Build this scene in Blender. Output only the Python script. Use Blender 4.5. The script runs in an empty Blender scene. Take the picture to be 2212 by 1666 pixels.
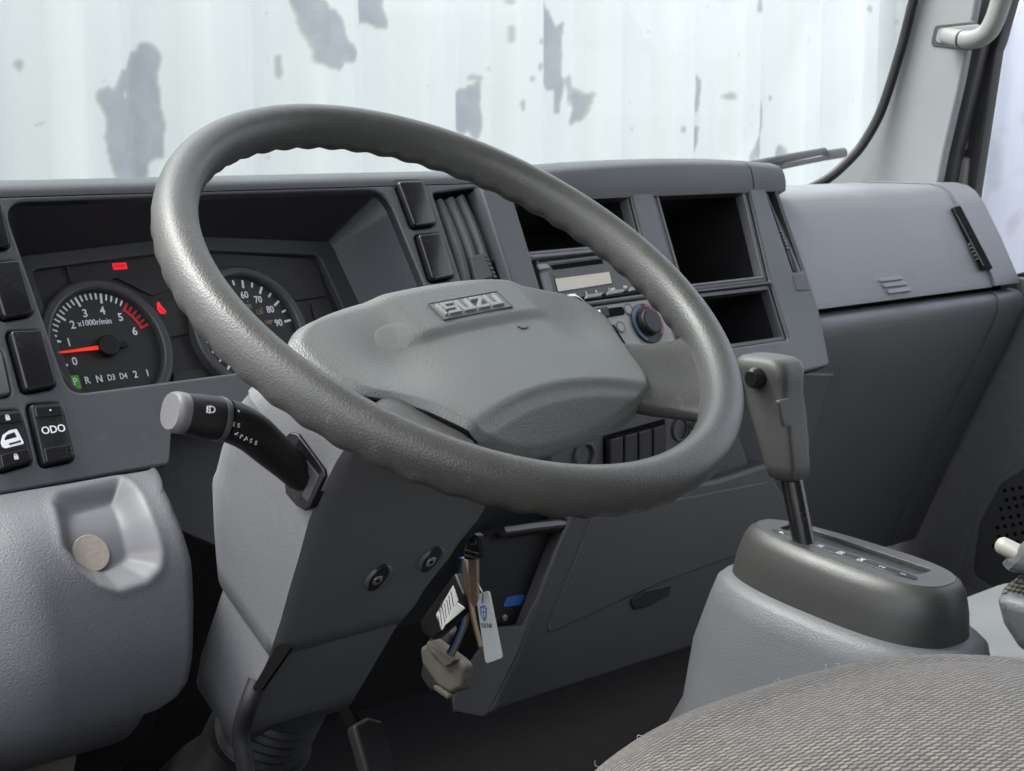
import bpy, bmesh, math, random
import numpy as np
from mathutils import Vector, Matrix
from mathutils.geometry import delaunay_2d_cdt
random.seed(7); rng = np.random.default_rng(7)
S = bpy.context.scene
COL = S.collection
R_ = math.radians
V = lambda *a: np.array(a, float)

# ------------------------------------------------------------------ camera
# world: origin = centre of the steering wheel, +X to the passenger side, +Y to the front, +Z up, metres
YAW, PITCH, ROLL = R_(44.57), R_(8.86), R_(0.08)
FPX = 6519 / 1.8445                       # focal length in pixels of a 2212 px wide picture
CAM = V(-0.780, -0.844, 0.111)
FWD = V(math.sin(YAW) * math.cos(PITCH), math.cos(YAW) * math.cos(PITCH), -math.sin(PITCH))
_r = V(math.cos(YAW), -math.sin(YAW), 0); _u = np.cross(_r, FWD)
RGT = _r * math.cos(ROLL) + _u * math.sin(ROLL); UPV = -_r * math.sin(ROLL) + _u * math.cos(ROLL)
cam = bpy.data.cameras.new('camera'); camo = bpy.data.objects.new('camera', cam); COL.objects.link(camo)
M = Matrix.Identity(4)
for i in range(3):
    M[i][0] = RGT[i]; M[i][1] = UPV[i]; M[i][2] = -FWD[i]; M[i][3] = CAM[i]
camo.matrix_world = M
cam.sensor_width = 36; cam.lens = 36 * 6519 / 4080; cam.clip_start = 0.02; cam.clip_end = 200
cam.dof.use_dof = True; cam.dof.focus_distance = 1.10; cam.dof.aperture_fstop = 36
S.camera = camo
# ------------------------------------------------------------------ light
W = bpy.data.worlds.new('World'); S.world = W; W.use_nodes = True
wn = W.node_tree.nodes; wl_ = W.node_tree.links
sky = wn.new('ShaderNodeTexSky'); sky.sky_type = 'NISHITA'; sky.sun_disc = False
SUN_EL, SUN_AZ = R_(60), R_(318)          # azimuth clockwise from +Y
sky.sun_elevation = SUN_EL; sky.sun_rotation = SUN_AZ
sky.air_density = 1.0; sky.dust_density = 4.0; sky.ozone_density = 0.6
hsv = wn.new('ShaderNodeHueSaturation'); hsv.inputs['Saturation'].default_value = .3      # thin overcast: a whiter sky
wl_.new(sky.outputs[0], hsv.inputs['Color']); wl_.new(hsv.outputs[0], wn['Background'].inputs[0]); wn['Background'].inputs[1].default_value = 0.15
sl = bpy.data.lights.new('sun', 'SUN'); sl.energy = 0.5; sl.angle = R_(20); sl.color = (1, .96, .9)
slo = bpy.data.objects.new('sun', sl); COL.objects.link(slo); slo.location = (0, 0, 6)
sd = Vector((math.sin(SUN_AZ) * math.cos(SUN_EL), math.cos(SUN_AZ) * math.cos(SUN_EL), math.sin(SUN_EL)))
slo.rotation_euler = (-sd).to_track_quat('-Z', 'Y').to_euler()
S.view_settings.view_transform = 'Standard'; S.view_settings.look = 'None'
S.view_settings.gamma = 1; S.view_settings.use_curve_mapping = False
S.view_settings.exposure = 2.25
S.render.engine = 'CYCLES'; S.cycles.use_denoising = True
S.cycles.max_bounces = 8; S.cycles.diffuse_bounces = 5; S.cycles.transparent_max_bounces = 12
S.cycles.sample_clamp_indirect = 6; S.cycles.caustics_reflective = False; S.cycles.caustics_refractive = False

# ------------------------------------------------------------------ pixels -> rays (2212 x 1666 picture)
def ray(u, v): return FWD + RGT * (u - 1106) / FPX - UPV * (v - 833) / FPX
def onX(u, v, X): d = ray(u, v); return CAM + d * (X - CAM[0]) / d[0]
def onY(u, v, Y): d = ray(u, v); return CAM + d * (Y - CAM[1]) / d[1]
def onZ(u, v, Z): d = ray(u, v); return CAM + d * (Z - CAM[2]) / d[2]
class Fr:
    def __init__(s, o, x, y):
        s.o = np.array(o, float); s.x = np.array(x, float) / np.linalg.norm(x)
        y = np.array(y, float); y = y - s.x * (y @ s.x); s.y = y / np.linalg.norm(y); s.z = np.cross(s.x, s.y)
    def P(s, x, y, h=0.): return s.o + s.x * x + s.y * y + s.z * h
    def off(s, h): return Fr(s.o + s.z * h, s.x, s.y)
    def px(s, u, v, h=0.):
        d = ray(u, v); t = ((s.o + s.z * h - CAM) @ s.z) / (d @ s.z); p = CAM + d * t - s.o
        return (p @ s.x, p @ s.y)
    def pxs(s, L, h=0.): return [s.px(p[0], p[1], h) for p in L]
    def turn(s, a):
        c, n = math.cos(a), math.sin(a); return Fr(s.o, s.x * c + s.y * n, -s.x * n + s.y * c)
TILT = R_(26)
FA = Fr((0, .42, .06), (1, 0, 0), (0, math.sin(TILT), math.cos(TILT)))         # dashboard fascia
WA = R_(33.8)
WH = Fr((0, 0, 0), (1, 0, 0), (0, math.cos(WA), math.sin(WA)))                 # steering wheel plane
AX = -WH.z                                                                    # down the column
RX = lambda X: Fr((X, 0, 0), (0, -1, 0), (0, 0, 1))                           # plane facing the driver's side
RY = lambda Y: Fr((0, Y, 0), (1, 0, 0), (0, 0, 1))                            # plane facing the rear

# ------------------------------------------------------------------ materials
MAT = {}
def newmat(name):
    m = bpy.data.materials.new(name); m.use_nodes = True; MAT[name] = m
    nt = m.node_tree; return m, nt, nt.nodes['Principled BSDF']
def N(nt, t, **k):
    n = nt.nodes.new(t)
    for a, b in k.items():
        if a.startswith('i_'):
            key = a[2:]; key = int(key) if key.isdigit() else key
            if hasattr(b, 'is_output') or isinstance(b, bpy.types.NodeSocket): nt.links.new(b, n.inputs[key])
            else: n.inputs[key].default_value = b
        else: setattr(n, a, b)
    return n
def mth(nt, op, a, b=0., c=None, clamp=False):
    n = nt.nodes.new('ShaderNodeMath'); n.operation = op; n.use_clamp = clamp
    for i, x in enumerate((a, b) if c is None else (a, b, c)):
        if isinstance(x, bpy.types.NodeSocket): nt.links.new(x, n.inputs[i])
        else: n.inputs[i].default_value = x
    return n.outputs[0]
def c4(c, k=1.): return (c[0] * k, c[1] * k, c[2] * k, 1)
def plastic(name, col, rough=.5, grain=None, var=.12, dust=.0, spec=.5, emit=None):
    m, nt, b = newmat(name)
    tc = N(nt, 'ShaderNodeTexCoord').outputs['Object']
    n1 = N(nt, 'ShaderNodeTexNoise', i_Vector=tc, i_Scale=9., i_Detail=5., i_Roughness=.6)
    n2 = N(nt, 'ShaderNodeTexNoise', i_Vector=tc, i_Scale=70., i_Detail=3.)
    mx = N(nt, 'ShaderNodeMix', data_type='RGBA', i_Factor=n1.outputs[0]); mx.inputs[6].default_value = c4(col, 1 - var); mx.inputs[7].default_value = c4(col, 1 + var)
    out = mx.outputs[2]
    if dust:
        n4 = N(nt, 'ShaderNodeTexNoise', i_Vector=tc, i_Scale=620., i_Detail=1.); pr_ = mth(nt, 'MULTIPLY', n2.outputs[0], n4.outputs[0])
        f = N(nt, 'ShaderNodeMapRange', i_0=pr_, i_1=.33, i_2=.47, i_3=0., i_4=min(1., dust * 1.8))
        m2 = N(nt, 'ShaderNodeMix', data_type='RGBA', i_Factor=f.outputs[0]); nt.links.new(out, m2.inputs[6]); m2.inputs[7].default_value = (.35, .33, .3, 1); out = m2.outputs[2]
    nt.links.new(out, b.inputs['Base Color'])
    rr = N(nt, 'ShaderNodeMapRange', i_0=n1.outputs[0], i_1=.3, i_2=.7, i_3=max(rough - .07, .05), i_4=min(rough + .07, 1))
    nt.links.new(rr.outputs[0], b.inputs['Roughness']); b.inputs['Specular IOR Level'].default_value = spec
    if grain:
        kind, sc, st = grain
        if kind == 'leather':
            w = N(nt, 'ShaderNodeTexNoise', i_Vector=tc, i_Scale=sc * .6, i_Detail=2.)
            ad = N(nt, 'ShaderNodeMix', data_type='RGBA', blend_type='LINEAR_LIGHT', i_Factor=.0007); nt.links.new(tc, ad.inputs[6]); nt.links.new(w.outputs[1], ad.inputs[7])
            v = N(nt, 'ShaderNodeTexVoronoi', i_Vector=ad.outputs[2], i_Scale=sc, feature='SMOOTH_F1'); h = v.outputs[0]
        elif kind == 'weave':
            v = N(nt, 'ShaderNodeTexVoronoi', i_Vector=tc, i_Scale=sc, i_Randomness=.12); h = v.outputs[0]
        else:
            v = N(nt, 'ShaderNodeTexNoise', i_Vector=tc, i_Scale=sc, i_Detail=3.); h = v.outputs[0]
        bp = N(nt, 'ShaderNodeBump', i_Height=h, i_Strength=st, i_Distance=.0012); nt.links.new(bp.outputs[0], b.inputs['Normal'])
    if emit:
        b.inputs['Emission Color'].default_value = c4(emit[0]); b.inputs['Emission Strength'].default_value = emit[1]
    return m
plastic('dash', (.062, .066, .073), .42, ('noise', 900, .25), dust=.05)
plastic('dash_soft', (.036, .038, .041), .40, ('noise', 700, .35))
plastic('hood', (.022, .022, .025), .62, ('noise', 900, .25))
plastic('lens', (.016, .0155, .0155), .45, None)
plastic('dial', (.018, .018, .018), .5, None)
plastic('ring', (.05, .05, .052), .38, None)
plastic('black_gloss', (.009, .009, .010), .22, None, dust=.03)
plastic('black', (.009, .009, .010), .48, ('noise', 500, .2), dust=.02, spec=.35)
plastic('black_deep', (.004, .004, .004), .8, spec=.08)
plastic('grey_mid', (.05, .052, .055), .45)
plastic('frame_grey', (.10, .10, .104), .42, ('noise', 800, .2))
plastic('column', (.128, .130, .138), .44, ('noise', 600, .25), dust=.06)
plastic('knee', (.048, .048, .052), .5, ('noise', 600, .25))
plastic('pocket', (.115, .115, .124), .42, ('noise', 650, .55), var=.06)
plastic('pocket_smooth', (.115, .115, .124), .5, None, var=.06, spec=.35)
plastic('console', (.105, .110, .119), .44, ('noise', 650, .5), var=.07)
plastic('cap', (.038, .038, .037), .38, ('noise', 900, .2))
plastic('wheel', (.048, .0485, .046), .40, ('leather', 800, .22), var=.2, dust=.05)
plastic('pad', (.112, .119, .116), .42, ('leather', 900, .3), var=.1)
plastic('pad_mark', (.13, .138, .134), .28, ('noise', 260, .3))
plastic('pad_smooth', (.20, .21, .205), .28, None)
plastic('knob', (.052, .051, .049), .45, ('noise', 800, .45), dust=.04)
plastic('pillar', (.25, .262, .27), .55, ('noise', 700, .2), var=.06)
plastic('handle', (.22, .226, .22), .5, ('noise', 600, .3), var=.05)
plastic('glove', (.16, .166, .18), .46, ('noise', 700, .4), var=.10, dust=.04)
plastic('lower_dash', (.098, .102, .110), .5, ('noise', 700, .3))
plastic('door', (.11, .11, .117), .55, ('noise', 500, .3), var=.25, dust=.12)
plastic('rubber', (.012, .012, .013), .55)
plastic('silver', (.22, .215, .21), .38, None, var=.06)
plastic('chrome', (.7, .7, .7), .15, None); MAT['chrome'].node_tree.nodes['Principled BSDF'].inputs['Metallic'].default_value = 1
plastic('brass', (.46, .33, .22), .35, None, var=.25); MAT['brass'].node_tree.nodes['Principled BSDF'].inputs['Metallic'].default_value = .8
plastic('steel', (.35, .34, .32), .35, None, var=.2); MAT['steel'].node_tree.nodes['Principled BSDF'].inputs['Metallic'].default_value = .8
plastic('lcd', (.50, .46, .38), .35, None, var=.1)
plastic('white_print', (.75, .76, .8), .5, None, var=.02)
plastic('tan_print', (.30, .22, .17), .5, None, var=.02)
plastic('red_print', (.62, .03, .025), .5, None, var=.02)
plastic('needle', (.7, .025, .012), .4, None, var=.02, emit=((1, .04, .015), .12))
plastic('red_lamp', (.7, .02, .03), .4, None, var=.02, emit=((1, .02, .03), .12))
plastic('green_lamp', (.05, .22, .03), .4, None, var=.02, emit=((.10, .55, .06), .03))
plastic('dial_red', (.14, .02, .015), .4, None, var=.05)
plastic('dial_blue', (.012, .06, .13), .4, None, var=.05)
plastic('blue', (.02, .12, .42), .4, None, var=.05)
plastic('tag', (.6, .62, .6), .4, None, var=.03)
plastic('paper', (.55, .54, .55), .6, None, var=.06)
plastic('ink', (.03, .03, .03), .6, None, var=.05)
plastic('ink_blue', (.05, .16, .42), .6, None, var=.05)
plastic('beige', (.27, .235, .205), .6, ('noise', 250, .4), var=.12)
plastic('nylon', (.14, .125, .105), .5, ('noise', 120, .4), var=.3, dust=.2)
plastic('lever_white', (.32, .305, .27), .4, None, var=.05)
plastic('felt', (.15, .157, .165), .95, ('noise', 350, .9), var=.25)
plastic('floor_mat', (.008, .008, .009), .7, ('noise', 200, .5), spec=.15)
plastic('ground', (.22, .21, .20), .95, ('noise', 40, .6), var=.3)
plastic('headliner', (.68, .68, .66), .9, None)
plastic('rust_metal', (.22, .19, .15), .6, ('noise', 60, .5), var=.4)
def glassmat(name, tint, gl):
    m, nt, b = newmat(name); nt.nodes.remove(b)
    tr = N(nt, 'ShaderNodeBsdfTransparent'); tr.inputs[0].default_value = c4(tint)
    g = N(nt, 'ShaderNodeBsdfGlossy'); g.inputs['Roughness'].default_value = .01
    ge_ = N(nt, 'ShaderNodeNewGeometry'); dt = N(nt, 'ShaderNodeVectorMath', operation='DOT_PRODUCT'); nt.links.new(ge_.outputs['Incoming'], dt.inputs[0]); nt.links.new(ge_.outputs['Normal'], dt.inputs[1])
    sch = mth(nt, 'POWER', mth(nt, 'SUBTRACT', 1., mth(nt, 'ABSOLUTE', dt.outputs['Value'])), 5.)
    f = mth(nt, 'MULTIPLY', mth(nt, 'ADD', .04, mth(nt, 'MULTIPLY', sch, .96)), gl)
    mx = N(nt, 'ShaderNodeMixShader', i_0=f); nt.links.new(tr.outputs[0], mx.inputs[1]); nt.links.new(g.outputs[0], mx.inputs[2])
    nt.links.new(mx.outputs[0], nt.nodes['Material Output'].inputs[0])
glassmat('glass', (.945, .972, .962), .8)
glassmat('side_glass', (.92, .93, .96), .6)
glassmat('gauge_glass', (.97, .97, .97), .35)
def containermat(name, col, peel_col):
    m, nt, b = newmat(name)
    at = N(nt, 'ShaderNodeAttribute', attribute_name='peel'); tc = N(nt, 'ShaderNodeTexCoord').outputs['Object']
    n1 = N(nt, 'ShaderNodeTexNoise', i_Vector=tc, i_Scale=2.5, i_Detail=6.)
    n2 = N(nt, 'ShaderNodeTexNoise', i_Vector=tc, i_Scale=28., i_Detail=4.)
    mp = N(nt, 'ShaderNodeMapping', i_Vector=tc); mp.inputs['Scale'].default_value = (9, 9, .6)
    n3 = N(nt, 'ShaderNodeTexNoise', i_Vector=mp.outputs[0], i_Scale=3., i_Detail=4.)
    base = N(nt, 'ShaderNodeMix', data_type='RGBA', i_Factor=n3.outputs[0]); base.inputs[6].default_value = c4(col, .95); base.inputs[7].default_value = c4(col, 1.05)
    dirt = N(nt, 'ShaderNodeMapRange', i_0=n2.outputs[0], i_1=.69, i_2=.76, i_3=0., i_4=.35)
    m1 = N(nt, 'ShaderNodeMix', data_type='RGBA', i_Factor=dirt.outputs[0]); nt.links.new(base.outputs[2], m1.inputs[6]); m1.inputs[7].default_value = (.42, .33, .22, 1)
    pc = N(nt, 'ShaderNodeMix', data_type='RGBA', i_Factor=n2.outputs[0]); pc.inputs[6].default_value = c4(peel_col, .8); pc.inputs[7].default_value = c4(peel_col, 1.2)
    m2 = N(nt, 'ShaderNodeMix', data_type='RGBA', i_Factor=at.outputs['Fac']); nt.links.new(m1.outputs[2], m2.inputs[6]); nt.links.new(pc.outputs[2], m2.inputs[7])
    pv = at.outputs['Fac']; eg = mth(nt, 'MULTIPLY', mth(nt, 'MULTIPLY', pv, mth(nt, 'SUBTRACT', 1., pv)), mth(nt, 'MULTIPLY', n2.outputs[0], 2.0), clamp=True)
    m3 = N(nt, 'ShaderNodeMix', data_type='RGBA', i_Factor=eg); nt.links.new(m2.outputs[2], m3.inputs[6]); m3.inputs[7].default_value = (.40, .33, .24, 1)
    nt.links.new(m3.outputs[2], b.inputs['Base Color']); b.inputs['Roughness'].default_value = .6
containermat('container', (.85, .855, .825), (.46, .475, .50))
containermat('container_side', (.50, .52, .57), (.38, .42, .48))
def fabricmat(name, du, dv):
    m, nt, b = newmat(name)
    uv = N(nt, 'ShaderNodeUVMap'); tc = N(nt, 'ShaderNodeTexCoord').outputs['Object']
    wn_ = N(nt, 'ShaderNodeTexNoise', i_Vector=tc, i_Scale=55., i_Detail=3.)
    wob = N(nt, 'ShaderNodeMix', data_type='RGBA', blend_type='LINEAR_LIGHT', i_Factor=.0022); nt.links.new(uv.outputs[0], wob.inputs[6]); nt.links.new(wn_.outputs[1], wob.inputs[7])
    sp = N(nt, 'ShaderNodeSeparateXYZ', i_0=wob.outputs[2])
    y = mth(nt, 'DIVIDE', sp.outputs[1], dv); row = mth(nt, 'FLOOR', y); odd = mth(nt, 'MODULO', row, 2.); odd = mth(nt, 'ABSOLUTE', odd)
    x = mth(nt, 'ADD', mth(nt, 'DIVIDE', sp.outputs[0], du), mth(nt, 'MULTIPLY', odd, .5))
    fy = mth(nt, 'SUBTRACT', mth(nt, 'FRACT', y), .5); fx = mth(nt, 'SUBTRACT', mth(nt, 'FRACT', x), .5)
    fx2 = mth(nt, 'ADD', fx, mth(nt, 'MULTIPLY', fy, .55))
    d = mth(nt, 'ADD', mth(nt, 'POWER', mth(nt, 'ABSOLUTE', mth(nt, 'DIVIDE', fx2, .47)), 2.), mth(nt, 'POWER', mth(nt, 'ABSOLUTE', mth(nt, 'DIVIDE', fy, .40)), 2.))
    msk = N(nt, 'ShaderNodeMapRange', i_0=d, i_1=1.1, i_2=.45, i_3=0., i_4=1.).outputs[0]
    n2 = N(nt, 'ShaderNodeTexNoise', i_Vector=tc, i_Scale=450., i_Detail=2.)
    n3 = N(nt, 'ShaderNodeTexNoise', i_Vector=tc, i_Scale=14., i_Detail=4.)
    cid = N(nt, 'ShaderNodeCombineXYZ', i_0=mth(nt, 'FLOOR', x), i_1=row); wnz = N(nt, 'ShaderNodeTexWhiteNoise', i_Vector=cid.outputs[0])
    lcf = mth(nt, 'ADD', mth(nt, 'MULTIPLY', n2.outputs[0], .5), mth(nt, 'MULTIPLY', wnz.outputs[0], .5))
    lc = N(nt, 'ShaderNodeMix', data_type='RGBA', i_Factor=lcf); lc.inputs[6].default_value = (.038, .033, .026, 1); lc.inputs[7].default_value = (.20, .172, .138, 1)
    wear = N(nt, 'ShaderNodeMapRange', i_0=n3.outputs[0], i_1=.5, i_2=.8, i_3=0., i_4=.35)
    ml = N(nt, 'ShaderNodeMix', data_type='RGBA', i_Factor=msk); ml.inputs[6].default_value = (.009, .0088, .0078, 1); nt.links.new(lc.outputs[2], ml.inputs[7])
    m2 = N(nt, 'ShaderNodeMix', data_type='RGBA', i_Factor=wear.outputs[0]); nt.links.new(ml.outputs[2], m2.inputs[6]); m2.inputs[7].default_value = (.055, .052, .046, 1)
    nt.links.new(m2.outputs[2], b.inputs['Base Color']); b.inputs['Roughness'].default_value = .95; b.inputs['Specular IOR Level'].default_value = .2
    b.inputs['Sheen Weight'].default_value = .25
    hh = mth(nt, 'ADD', msk, mth(nt, 'MULTIPLY', n2.outputs[0], .5))
    bp = N(nt, 'ShaderNodeBump', i_Height=hh, i_Strength=.8, i_Distance=.0009); nt.links.new(bp.outputs[0], b.inputs['Normal'])
fabricmat('fabric', .0058, .0042)

# ------------------------------------------------------------------ object helpers
BASE = {}
def thing(name, label, cat, base, group=None):
    o = bpy.data.objects.new(name, None); COL.objects.link(o); o.empty_display_size = .02
    o.location = base; BASE[o.name] = np.array(base, float)
    o['label'] = label; o['category'] = cat
    if group: o['group'] = group
    return o
def put(name, verts, faces, mat, parent=None, smooth=35, uv=None, label=None, base=None, flat=1 << 30):
    verts = np.asarray(verts, float)
    b = BASE[parent.name] if parent is not None else np.array(base if base is not None else (0, 0, 0), float)
    me = bpy.data.meshes.new(name); me.from_pydata((verts - b).tolist(), [], faces); me.validate()
    bm = bmesh.new(); bm.from_mesh(me)
    if smooth:
        lim = R_(smooth)
        for f in bm.faces: f.smooth = f.index < flat
        for e in bm.edges:
            if len(e.link_faces) == 2 and e.calc_face_angle(0) > lim: e.smooth = False
    bm.to_mesh(me); bm.free()
    if uv is not None:
        l = me.uv_layers.new(name='UVMap'); vi = np.zeros(len(me.loops), int); me.loops.foreach_get('vertex_index', vi)
        l.data.foreach_set('uv', np.asarray(uv, float)[vi].ravel())
    me.materials.append(MAT[mat])
    o = bpy.data.objects.new(name, me); COL.objects.link(o); BASE[o.name] = b
    if parent is not None: o.parent = parent
    else: o.location = b
    if label: o['label'] = label
    return o
def top(o, label=None, cat=None, group=None, kind=None):
    if label: o['label'] = label
    if cat: o['category'] = cat
    if group: o['group'] = group
    if kind: o['kind'] = kind
    return o
def area2(p): p = np.asarray(p); x, y = p[:, 0], p[:, 1]; return .5 * np.sum(x * np.roll(y, -1) - np.roll(x, -1) * y)
def fillet(P, r=0., n=5):
    """round the corners of polygon P (each point (x, y) or (x, y, r))"""
    out = []; K = len(P)
    for i in range(K):
        a, b, c = np.array(P[i - 1][:2], float), np.array(P[i][:2], float), np.array(P[(i + 1) % K][:2], float)
        rr = P[i][2] if len(P[i]) > 2 else r
        d1, d2 = a - b, c - b; l1, l2 = np.linalg.norm(d1), np.linalg.norm(d2)
        if rr <= 0 or l1 < 1e-9 or l2 < 1e-9: out.append(b); continue
        d1 /= l1; d2 /= l2; ang = math.acos(max(-1, min(1, d1 @ d2)))
        if ang > math.pi - .05: out.append(b); continue
        t = min(rr / math.tan(ang / 2), .48 * l1, .48 * l2); p1, p2 = b + d1 * t, b + d2 * t
        for k in range(n + 1):
            s = k / n; out.append((1 - s) ** 2 * p1 + 2 * s * (1 - s) * b + s * s * p2)
    return np.array(out)
def inset(P, d):
    """move loop P (counter-clockwise) inwards by d; clockwise loops (holes) grow"""
    P = np.asarray(P); a = P - np.roll(P, 1, 0); b = np.roll(P, -1, 0) - P
    def nrm(e): n = np.stack([-e[:, 1], e[:, 0]], 1); return n / (np.linalg.norm(n, axis=1)[:, None] + 1e-12)
    n = nrm(a) + nrm(b); n /= (np.linalg.norm(n, axis=1)[:, None] + 1e-12)
    k = 1 / np.maximum((n * nrm(a)).sum(1), .5)
    return P + n * (d * k)[:, None]
def pip(x, y, poly):
    poly = np.asarray(poly, float); ins = np.zeros(x.shape, bool); n = len(poly)
    for i in range(n):
        (x1, y1), (x2, y2) = poly[i], poly[(i + 1) % n]
        c = ((y1 > y) != (y2 > y)); xi = (x2 - x1) * (y - y1) / ((y2 - y1) + 1e-12) + x1; ins ^= c & (x < xi)
    return ins
def sheet(name, fr, outer, mat, parent=None, holes=(), h=0., depth=.01, bev=.0015, seg=3, back=True, **kw):
    """a plate with rounded edges: front at height h over the frame, depth towards the back, with openings"""
    loops = [np.asarray(outer, float)] + [np.asarray(x, float) for x in holes]
    loops = [l if (area2(l) > 0) == (i == 0) else l[::-1] for i, l in enumerate(loops)]
    verts, faces, starts = [], [], []
    levels = [(bev * (1 - math.sin(k / seg * math.pi / 2)), h - bev * (1 - math.cos(k / seg * math.pi / 2))) for k in range(seg + 1)] if bev else [(0, h)]
    levels.append((0, h - depth))
    for l in loops:
        st = []
        for d, z in levels:
            q = inset(l, d) if d else l; st.append(len(verts)); verts += [fr.P(x, y, z) for x, y in q]
        n = len(l); starts.append((st, n))
        for a, b in zip(st[:-1], st[1:]):
            for i in range(n): j = (i + 1) % n; faces.append((a + i, b + i, b + j, a + j))
    kw['flat'] = len(faces)
    for lev, flip in ((0, 0), (-1, 1)) if back else ((0, 0),):
        idx = []; polys = []
        for l, (st, n) in zip(loops, starts):
            d = levels[0][0] if lev == 0 else 0; q = inset(l, d) if d else l
            polys.append([Vector((x, y, 0)) for x, y in q]); idx += [st[lev] + i for i in range(n)]
        pts = [Vector((p.x, p.y)) for pl in polys for p in pl]; ed = []; s0 = 0
        for pl in polys: ed += [(s0 + i, s0 + (i + 1) % len(pl)) for i in range(len(pl))]; s0 += len(pl)
        nv, _, tf, ov, _, _ = delaunay_2d_cdt(pts, ed, [], 0, 1e-7)
        if not tf: continue
        cen = np.array([[sum(nv[i].x for i in t) / 3, sum(nv[i].y for i in t) / 3] for t in tf])
        keep = pip(cen[:, 0], cen[:, 1], [(p.x, p.y) for p in polys[0]])
        for pl in polys[1:]: keep &= ~pip(cen[:, 0], cen[:, 1], [(p.x, p.y) for p in pl])
        for t, kp_ in zip(tf, keep):
            if not kp_: continue
            for i in t:
                if not ov[i]: ov[i] = [len(idx)]; idx.append(len(verts)); verts.append(fr.P(nv[i].x, nv[i].y, levels[lev][1]))
            t = [idx[ov[i][0]] for i in t]
            p = [np.array(verts[i]) for i in t]; nn = np.cross(p[1] - p[0], p[2] - p[0]) @ fr.z
            if (nn < 0) != bool(flip): t = t[::-1]
            faces.append(tuple(t))
    return put(name, verts, faces, mat, parent, **kw)
def rrect(x0, y0, x1, y1, r): return fillet([(x0, y0), (x1, y0), (x1, y1), (x0, y1)], r)
def quad(fr, L, r=.003, h=0.): return fillet(fr.pxs(L, h), r)
def shrink(P, d): P = np.asarray(P); P = P if area2(P) > 0 else P[::-1]; return inset(P, d)
def loft(name, rings, mat, parent=None, caps=(True, True), closed=True, **kw):
    rings = [np.asarray(r, float) for r in rings]; n = len(rings[0]); verts = np.concatenate(rings); faces = []
    m = n if closed else n - 1
    for k in range(len(rings) - 1):
        for i in range(m):
            j = (i + 1) % n; faces.append((k * n + i, k * n + j, (k + 1) * n + j, (k + 1) * n + i))
    if caps[0]: faces.append(tuple(range(n))[::-1])
    if caps[1]: faces.append(tuple((len(rings) - 1) * n + i for i in range(n)))
    c = verts.mean(0); f = faces[len(faces) // 2]
    o = put(name, verts, faces, mat, parent, **kw)
    bm = bmesh.new(); bm.from_mesh(o.data); bmesh.ops.recalc_face_normals(bm, faces=bm.faces[:]); bm.to_mesh(o.data); bm.free()
    return o
def resample(P, n, closed=True):
    P = np.asarray(P, float); Q = np.vstack([P, P[:1]]) if closed else P
    d = np.r_[0, np.cumsum(np.linalg.norm(np.diff(Q, axis=0), axis=1))]
    t = np.linspace(0, d[-1], n + 1)[:-1] if closed else np.linspace(0, d[-1], n)
    return np.stack([np.interp(t, d, Q[:, k]) for k in range(Q.shape[1])], 1)
def smooth_path(P, n=40):
    """Catmull-Rom through P"""
    P = np.asarray(P, float); Q = np.vstack([2 * P[0] - P[1], P, 2 * P[-1] - P[-2]]); out = []
    k = max(2, n // (len(P) - 1))
    for i in range(1, len(Q) - 2):
        for s in np.linspace(0, 1, k, endpoint=False):
            a, b, c, d = Q[i - 1:i + 3]
            out.append(.5 * ((2 * b) + (c - a) * s + (2 * a - 5 * b + 4 * c - d) * s * s + (3 * b - a - 3 * c + d) * s ** 3))
    out.append(P[-1]); return np.array(out)
def tube(name, path, rad, mat, parent=None, n=16, prof=None, up=None, caps=(True, True), **kw):
    """sweep a circle (or prof, a list of 2D points in units of the radius) along path; rad scalar or list"""
    P = np.asarray(path, float); rad = np.atleast_1d(np.asarray(rad, float)); rad = np.interp(np.linspace(0, 1, len(P)), np.linspace(0, 1, len(rad)), rad)
    T = np.gradient(P, axis=0); T /= np.linalg.norm(T, axis=1)[:, None]
    a = np.array(up if up is not None else (0, 0, 1.), float); rings = []
    if prof is None: prof = [(math.cos(t), math.sin(t)) for t in np.linspace(0, 2 * math.pi, n, endpoint=False)]
    for p, t, r in zip(P, T, rad):
        a = a - t * (a @ t); a /= np.linalg.norm(a); b = np.cross(t, a)
        rings.append([p + r * (b * x + a * y) for x, y in prof])
    return loft(name, rings, mat, parent, caps, **kw)
def extr(name, prof, X0, X1, mat, parent=None, nx=2, **kw):
    """sweep a closed (Y, Z) profile along X"""
    return loft(name, [[(X, y, z) for y, z in prof] for X in np.linspace(X0, X1, nx)], mat, parent, **kw)
_tc = {}
def text(name, body, fr, x, y, size, mat, parent, h=.0003, rot=0., sx=1., align='CENTER', thick=.0003, bold=0.):
    key = (body, align, bold)
    if key not in _tc:
        c = bpy.data.curves.new('t', 'FONT'); c.body = body; c.align_x = align; c.align_y = 'CENTER'; c.resolution_u = 3; c.extrude = .5; c.offset = bold
        o = bpy.data.objects.new('t', c); COL.objects.link(o); bpy.context.view_layer.update()
        me = bpy.data.meshes.new_from_object(o.evaluated_get(bpy.context.evaluated_depsgraph_get()))
        _tc[key] = (np.array([v.co[:] for v in me.vertices]), [tuple(p.vertices) for p in me.polygons])
        bpy.data.objects.remove(o); bpy.data.curves.remove(c); bpy.data.meshes.remove(me)
    v, f = _tc[key]; ca, sa = math.cos(rot), math.sin(rot)
    P = [fr.P(x + (a * sx * ca - b * sa) * size, y + (a * sx * sa + b * ca) * size, h + z * thick) for a, b, z in v]
    return put(name, P, f, mat, parent, smooth=0)
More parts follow.
